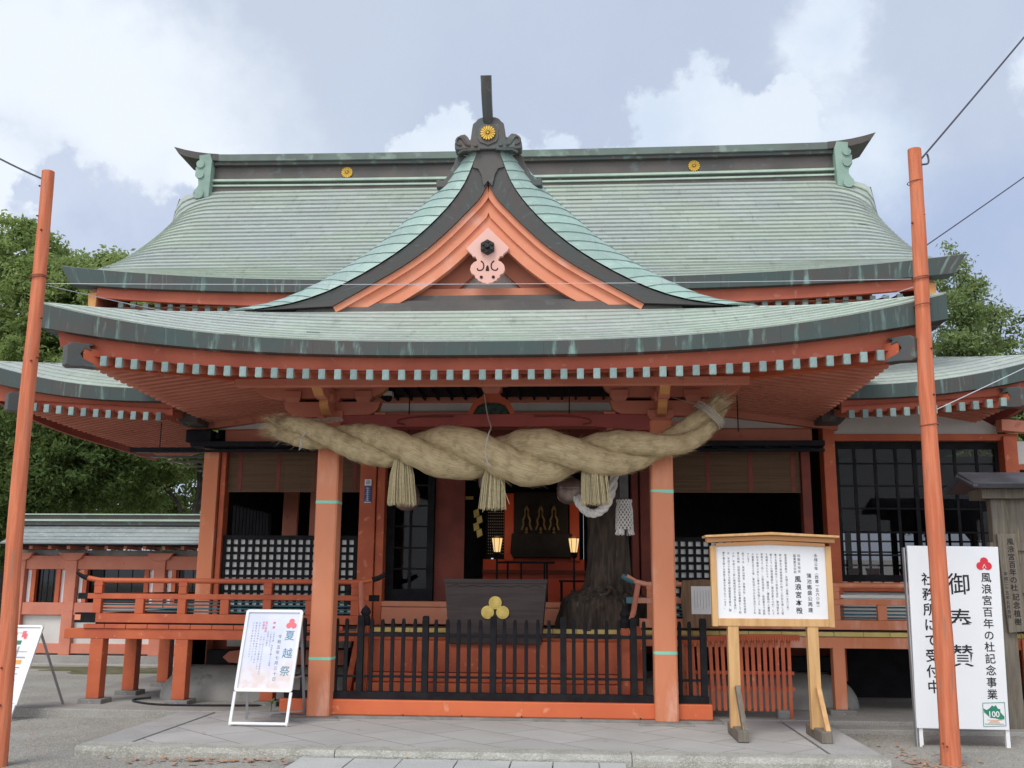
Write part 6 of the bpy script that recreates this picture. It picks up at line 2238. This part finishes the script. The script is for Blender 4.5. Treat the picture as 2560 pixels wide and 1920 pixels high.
wire((4.72, -2.0, 6.06), (8.2, -1.2, 10.2), .011, .03, 'heavy dark cable rising steeply from the top of the thick pole', wire_m)
wire((4.70, -2.0, 5.09), (9.0, -.6, 8.3), .007, .03, 'thin dark cable rising from the upper part of the thick pole', wire_m)
wire((4.68, -2.0, 3.34), (8.5, -.8, 5.2), .005, .02, 'pale wire from the middle of the thick pole past the wing eave', wire_w)
m = MB().tube(smooth_curve([(4.71, -2.05, 5.98), (4.77, -2.05, 5.99), (4.80, -2.0, 6.06), (4.79, -2.0, 6.12)], 10), .010, 6)
tag(build(m, 'wire_clip', wire_m, None, 40), 'bent dark cable loop at the top of the thick pole', 'cable loop')

# ------------------------------------------------------------------ roofed boundary wall on the left
WB = 8.3
t = thing('boundary_wall', 'long vermilion and white boundary wall with windows under a grey metal roof', 'wall', (-9, WB, G0))
X0, X1 = -10.75, -5.0
build(MB().box(X0, X1, WB - .12, WB + .5, -.3, .07), 'stone_footing', base_m, t, bevel=.01)
build(MB().box(X0, X1, WB - .3, WB - .125, -.3, -.08), 'footing_step', slab_m, t, bevel=.01)
build(MB().box(X0, X1, WB + .06, WB + .2, .1, .86), 'plaster_dado', white_pl, t)
for z0, z1, y0 in ((.10, .30, -.02), (.87, 1.12, -.03), (1.80, 2.08, -.02)):
    build(MB().box(X0, X1, WB + y0, WB + .24, z0, z1), 'wall_beam', verm_d, t, bevel=.01)
for x in (-10.6, -9.49, -7.6, -5.7):
    build(MB().box(x - .12, x + .12, WB - .06, WB + .28, .07, 2.1), 'wall_pillar', verm_d, t, bevel=.012)
    build(MB().poly([(x - .28, 2.14), (x + .28, 2.14), (x + .2, 2.02), (x + .1, 1.98), (x - .1, 1.98), (x - .2, 2.02)], 'y', WB - .10, WB + .1), 'pillar_bracket', verm_d, t, bevel=.008)
    for s_ in (-1, 1):
        build(MB().box(x + s_ * .19 - .055, x + s_ * .19 + .055, WB + .07, WB + .14, 1.125, 1.795), 'plaster_strip', white_m, t)
        build(MB().box(x + s_ * .29 - .045, x + s_ * .29 + .045, WB + .0, WB + .2, 1.122, 1.798), 'window_jamb', verm, t)
for a, b in ((-10.28, -9.8), (-9.15, -7.93), (-7.25, -6.0)):
    w_ = build(MB().box(a, b, WB + .11, WB + .125, 1.12, 1.8), 'wall_window', glass_dk, t)
    m = MB()
    for q in (1, 2, 3):
        xx = lerp(a, b, q / 4)
        m.box(xx - .006, xx + .006, WB + .09, WB + .108, 1.12, 1.8)
    build(m, 'window_bar', dark_w, w_)
build(MB().box(X0, X1, WB + .14, WB + .2, 2.085, 2.2), 'frieze', grey_pl, t)
for k_ in range(14):
    x = -10.6 + k_ * .40
    build(MB().box(x - .035, x + .035, WB - .42, WB + .3, 2.205, 2.27), 'wall_rafter', verm_d, t)
m = MB()
def wrf(u, s_):
    return Vector((u, WB - .62 + .82 * s_ / 5 * 1.0, 2.31 + .44 * s_ / 5 - .03 * math.sin(math.pi * s_ / 5)))
courses(m, wrf, list(np.linspace(X0, X1, 22)), [0, 1, 2, 3, 4, 5], .014)
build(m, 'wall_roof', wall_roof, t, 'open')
build(MB().box(X0, X1, WB - .6, WB + .9, 2.275, 2.305), 'roof_underside', dark_w, t)
build(MB().add([(X0, WB + .2, 2.74), (X1, WB + .2, 2.74), (X1, WB + 1.0, 2.31), (X0, WB + 1.0, 2.31)], [(0, 1, 2, 3)]), 'wall_roof_back', wall_roof, t)
build(MB().box(X0, X1, WB + .05, WB + .35, 2.72, 2.80), 'ridge_board', cu_dark, t)
build(MB().box(X0, X1, WB - .0, WB + .40, 2.80, 2.84), 'ridge_strip', cu_line, t)
build(MB().box(X0, X1, WB + .06, WB + .34, 2.84, 2.93), 'ridge_board', cu_brown, t)
build(MB().box(X0, X1, WB + .0, WB + .40, 2.93, 2.955), 'ridge_strip', cu_line, t)
# plain wall that the right wing's back lattice looks out on
tag(build(MB().box(3.5, 16, 11.0, 11.2, G0, 2.15), 'garden_wall', white_pl), 'plain white plaster wall seen through the wing windows', 'wall')

# ------------------------------------------------------------------ trees
def tree(label, base, h, blobs, leafm, nleaf, lsz, trunk_r, limbs, group, name='broadleaf_tree', flat=.0, cl=.5, per=70):
    t = thing(name, label, 'tree', base, group)
    B = np.array(base, float)
    m = MB()
    tp = smooth_curve([(base[0], base[1], base[2] - .3), (base[0] + rnd.gauss(0, .15), base[1], base[2] + h * .3), (base[0] + rnd.gauss(0, .3), base[1], base[2] + h * .6), (base[0] + rnd.gauss(0, .3), base[1], base[2] + h * .92)], 16)
    m.tube(tp, [trunk_r * (1 - .85 * i / 15) for i in range(16)], 9)
    for (dx, dy, dz, z0) in limbs:
        s0_ = np.array(tp[int(z0 * 15)])
        e_ = B + np.array((dx, dy, dz))
        mid = (s0_ + e_) / 2 + np.array((rnd.gauss(0, .2), 0, .25))
        m.tube(smooth_curve([tuple(s0_), tuple(mid), tuple(e_)], 10), [trunk_r * .5 * (1 - .8 * i / 9) for i in range(10)], 6)
    build(m, 'trunk', bark, t, 40)
    wts = np.array([b[3] * b[4] + b[4] * b[5] + b[3] * b[5] for b in blobs], float)
    wts /= wts.sum()
    ncl = max(8, nleaf // per)
    idx = nrs.choice(len(blobs), ncl, p=wts)
    bl = np.array(blobs)[idx]
    d = nrs.normal(size=(ncl, 3))
    d /= np.linalg.norm(d, axis=1)[:, None]
    rad = nrs.uniform(.25, 1.08, ncl) ** .55
    cc = bl[:, :3] + d * rad[:, None] * bl[:, 3:6]
    n = ncl * per
    cen = np.repeat(cc, per, axis=0)
    csz = np.repeat(nrs.uniform(.55, 1.25, ncl) * cl, per)
    off = nrs.normal(size=(n, 3)) * .42
    off[:, 2] *= .62
    pos = B + cen + off * csz[:, None]
    nm = nrs.normal(size=(n, 3)) + np.array([0, -.2, .9])
    nm /= np.linalg.norm(nm, axis=1)[:, None]
    a = np.cross(nm, nrs.normal(size=(n, 3)))
    a /= np.linalg.norm(a, axis=1)[:, None]
    b = np.cross(nm, a)
    s_ = lsz * nrs.uniform(.6, 1.35, n)[:, None]
    V = np.stack([pos - a * s_, pos + b * s_ * .42 + nm * s_ * .12, pos + a * s_, pos - b * s_ * .42 + nm * s_ * .12], 1).reshape(-1, 3)
    me = bpy.data.meshes.new('crown')
    me.vertices.add(4 * n)
    me.vertices.foreach_set('co', V.astype(np.float32).ravel())
    me.loops.add(4 * n)
    me.loops.foreach_set('vertex_index', np.arange(4 * n, dtype=np.int32))
    me.polygons.add(n)
    me.polygons.foreach_set('loop_start', np.arange(0, 4 * n, 4, dtype=np.int32))
    me.polygons.foreach_set('loop_total', np.full(n, 4, np.int32))
    me.materials.append(leafm)
    me.update(calc_edges=True)
    link('crown', me, t)
    return t
TG = 'trees behind the boundary wall'
tree('tall bright green tree whose crown tops the porch eave, with loose twigs', (-12.6, 14.2, G0), 11.6, [(.1, 0, 9.6, 1.5, 1.4, 1.1), (1.05, 0, 9.9, .75, .8, .6), (.55, .2, 10.5, .5, .6, .45), (1.35, -.3, 9.1, .65, .8, .55), (.7, 0, 8.4, 1.3, 1.2, .9), (-1.3, 0, 9.7, 1.3, 1.3, 1.1), (.4, 0, 7.2, 1.7, 1.4, .9), (-1.2, 0, 8.0, 1.2, 1.2, .9)], leaf_a, 51000, 0.074, .22, [(1.5, 0, 9.6, .55), (.7, 0, 10.7, .6), (-1.0, 0, 9.6, .5)], TG, cl=.40)
tree('pale green tree at the picture edge with bright sky gaps', (-15.6, 15.0, G0), 12.6, [(0, 0, 11.0, 1.7, 1.6, 1.1), (1.3, 0, 10.0, 1.2, 1.2, .9), (-.8, 0, 9.0, 1.6, 1.5, 1.3), (.9, 0, 7.6, 1.5, 1.3, .9), (0, 0, 5.9, 1.9, 1.4, 1.1)], leaf_a, 44200, 0.081, .25, [(1.2, 0, 9.6, .5), (-.8, 0, 8.6, .45)], TG, cl=.40)
tree('dark spreading tree low behind the slim pole', (-12.9, 12.2, G0), 7.2, [(0, 0, 5.6, 1.9, 1.5, 1.3), (1.1, -.2, 4.4, 1.7, 1.3, 1.0), (-.8, 0, 3.8, 1.6, 1.3, 1.1), (-.6, -.4, 2.6, 1.0, .8, .8), (1.9, 0, 5.0, 1.2, 1, .9)], leaf_b, 40800, 0.074, .2, [(1.1, 0, 4.6, .4), (-.8, 0, 4.2, .4)], TG, cl=.40)
tree('dim green tree with dark leaning limbs right behind the wall roof', (-9.4, 14.0, G0), 7.0, [(-.6, 0, 5.4, 1.5, 1.2, .9), (.9, 0, 5.6, 1.5, 1.2, .8), (2.4, 0, 5.0, 1.5, 1.2, 1.0), (-1.8, 0, 4.2, 1.3, 1.1, .9), (2.7, 0, 3.6, 1.2, 1.0, .7)], leaf_a, 32300, 0.070, .17, [(2.2, 0, 4.8, .42), (1.2, 0, 5.2, .4), (-1.6, 0, 4.6, .4), (.6, 0, 5.4, .5)], TG, cl=.40)
tree('dense dark tree closing the view under the wing eave', (-8.6, 18.5, G0), 8.2, [(-2.4, 0, 5.8, 2.0, 1.5, 1.4), (0, 0, 6.2, 2.2, 1.5, 1.5), (2.4, 0, 5.6, 2.0, 1.5, 1.5), (-3.6, 0, 3.6, 1.8, 1.3, 1.2), (3.2, 0, 3.4, 1.6, 1.3, 1.2), (-5.2, 0, 4.6, 1.8, 1.4, 1.4)], leaf_a, 40800, 0.096, .25, [(2.2, 0, 5.4, .5), (-2.4, 0, 5.6, .5)], TG, cl=.48)
tree('dense dark tree far behind at the picture edge', (-17.5, 19.5, G0), 10.5, [(0, 0, 7.0, 2.4, 1.8, 1.9), (2.6, 0, 5.6, 2.2, 1.6, 1.7), (-1.6, 0, 5.0, 2.0, 1.6, 1.6), (1.2, 0, 3.4, 2.0, 1.4, 1.2)], leaf_b, 37400, 0.104, .28, [(2.4, 0, 5.4, .5)], TG, cl=.55)
tree('dull green tree filling the gap between porch roof tip and main eave', (-13.6, 18.0, G0), 11.4, [(0, 0, 9.0, 1.9, 1.5, 1.5), (1.8, 0, 9.4, 1.6, 1.4, 1.3), (1.4, 0, 6.8, 2.0, 1.5, 1.4), (-1.8, 0, 7.4, 1.8, 1.4, 1.5)], leaf_a, 44200, 0.096, .28, [(1.4, 0, 9.0, .6)], TG, cl=.48)
RG = 'conifers beyond the right wing'
def conifer(label, base, h, w, n):
    blobs = []
    z = h * .32
    while z < h * .97:
        q = (z - h * .32) / (h * .65)
        r_ = w * (1 - q) ** .75 + .3
        blobs.append((0, 0, z, r_ * .5, r_ * .5, .4))
        for k_ in range(max(3, int(6 * (1 - q)) + 1)):
            a = rnd.random() * 2 * math.pi
            blobs.append((math.cos(a) * r_ * .7, math.sin(a) * r_ * .7, z + rnd.gauss(0, .25), r_ * .42, r_ * .42, .45))
        z += h * .048
    blobs.append((0, 0, h * .97, .25, .25, .5))
    limbs = [(b[0], b[1], b[2], min(.92, max(.3, b[2] / h - .06))) for b in blobs[1::3]]
    return tree(label, base, h, blobs, leaf_c, n, .075, .16, limbs, RG, 'conifer_tree', cl=.46, per=60)
conifer('slender tapering conifer rising just beyond the main roof eave', (13.5, 20.0, G0), 12.9, 2.3, 60000)
conifer('taller conifer cut by the picture edge, beyond the thick pole', (16.5, 19.5, G0), 14.8, 2.3, 60000)
conifer('shorter conifer between the two tall conifers', (15.1, 21.5, G0), 11.8, 2.7, 60000)

# ------------------------------------------------------------------ fallen leaves, gravel litter, hose, seedling
m = MB()
def leaf(x, y, z, s_):
    a = rnd.random() * 6.28
    c_, s2 = math.cos(a), math.sin(a)
    cu_ = rnd.uniform(.1, .5) * s_
    P = [(-s_, 0, cu_), (-.3 * s_, .42 * s_, .004), (.5 * s_, .36 * s_, .01), (s_, 0, cu_ * rnd.random()), (.5 * s_, -.36 * s_, .012), (-.3 * s_, -.42 * s_, .006)]
    m.add([(x + p[0] * c_ - p[1] * s2, y + p[0] * s2 + p[1] * c_, z + p[2]) for p in P], [(0, 1, 5), (1, 2, 4, 5), (2, 3, 4)])
for _ in range(70):
    leaf(rnd.gauss(-2.45, .5), PY - abs(rnd.gauss(.12, .12)) - .04, G0 + .008, rnd.uniform(.028, .062))
for _ in range(30):
    leaf(rnd.uniform(-5.5, -1.8), rnd.uniform(-3.2, -.2) if True else 0, G0 + .008, rnd.uniform(.014, .03))
for _ in range(90):
    leaf(4.15 + abs(rnd.gauss(0, .35)), rnd.gauss(-2.0, .45), G0 + .008, rnd.uniform(.02, .05))
for _ in range(26):
    leaf(rnd.uniform(3.95, 5.6), rnd.uniform(-1.6, 0), G0 + .008, rnd.uniform(.014, .03))
for x, y in ((-1.35, -1.05), (-2.9, -1.5), (1.3, -1.5), (-3.3, -1.2), (.2, -2.42), (-.6, -2.4)):
    leaf(x, y, .004 if y > PY else -.055, .03)
o_ = build(m, 'fallen_leaves', leaf_dry, None, 'open')
tag(o_, 'dry brown leaves scattered along the forecourt kerb', 'fallen leaves', kind='stuff')
V, F = [], []
m = MB()
for _ in range(2600):
    x, y = rnd.uniform(-7, 7.5), rnd.uniform(-4.2, .3)
    if -3.9 < x < 3.95 and y > PY - .03:
        continue
    if -1.65 < x < 1.5 and y < PY:
        continue
    s_ = rnd.uniform(.005, .014)
    z = G0 + .001
    m.add([(x - s_, y, z), (x, y - s_ * .8, z), (x + s_ * .9, y, z), (x, y + s_, z), (x + rnd.gauss(0, .002), y, z + s_ * .9)], [(0, 1, 4), (1, 2, 4), (2, 3, 4), (3, 0, 4)])
o_ = build(m, 'loose_gravel', simple('pebble', (.30, .29, .265), (.19, .185, .165), 40, .9, 0))
tag(o_, 'loose grey gravel stones on the open ground', 'gravel', kind='stuff')
m = MB()
rr = [1 + .25 * math.sin(3 * a) + .2 * math.sin(7 * a + 1) for a in np.linspace(0, 2 * math.pi, 40)[:-1]]
m.poly([(-7.6 + 1.9 * r_ * math.cos(a), 7.0 + .75 * r_ * math.sin(a)) for r_, a in zip(rr, np.linspace(0, 2 * math.pi, 40)[:-1])], 'z', G0 - .02, G0 + .006)
o_ = build(m, 'moss_patch', moss)
tag(o_, 'brown green moss growing on the ground before the boundary wall', 'moss', kind='stuff')
m = MB().tube(smooth_curve([(-4.72, 1.42, .03), (-4.9, 1.3, .015), (-4.75, 1.05, .015), (-4.3, .80, .015), (-3.5, .82, .015), (-2.6, .95, .015), (-2.0, 1.1, .015)], 40), .014, 7)
tag(build(m, 'garden_hose', iron, None, 40), 'thin black hose lying along the foot of the plaster mound', 'hose')
t = thing('seedling', 'tiny seedling sprouting from the paving behind the poster stand', 'plant', (-2.75, .35, 0))
build(MB().tube([(-2.75, .35, 0), (-2.745, .35, .07), (-2.75, .35, .11)], .004, 5), 'stem', bark, t)
m = MB()
for _ in range(26):
    a = rnd.random() * 6.28
    d = Vector((math.cos(a), math.sin(a), rnd.uniform(0, .6)))
    p = Vector((-2.75, .35, .10 + rnd.uniform(-.01, .03)))
    e_ = d.cross(Vector((0, 0, 1))).normalized() * .012
    m.add([p, p + d * .03 + e_, p + d * .06, p + d * .03 - e_], [(0, 1, 2, 3)])
build(m, 'leaf', leaf_a, t, 'open')
# red pails inside the wing window
for x, lb in ((4.98, 'small red pail inside the wing window, nearest the corner post'), (5.25, 'small red pail inside the wing window, second from the corner post'), (5.72, 'small red pail inside the wing window, nearest the log pole')):
    t = thing('red_pail', lb, 'pail', (x, 2.5, 1.62), 'red pails inside the wing window')
    build(MB().lathe([(.07, 0), (.10, .16), (.11, .165), (.11, .18), (.095, .18), (.065, .02)], (x, 2.55, 1.64), 16), 'pail_body', simple('red_pail_plastic', (.45, .03, .05), (.38, .02, .04), 5, .4), t, 40)
    build(MB().tube([(x - .105, 2.55, 1.80), (x - .06, 2.55, 1.86), (x + .06, 2.55, 1.86), (x + .105, 2.55, 1.80)], .005, 5), 'pail_handle', white_m, t)
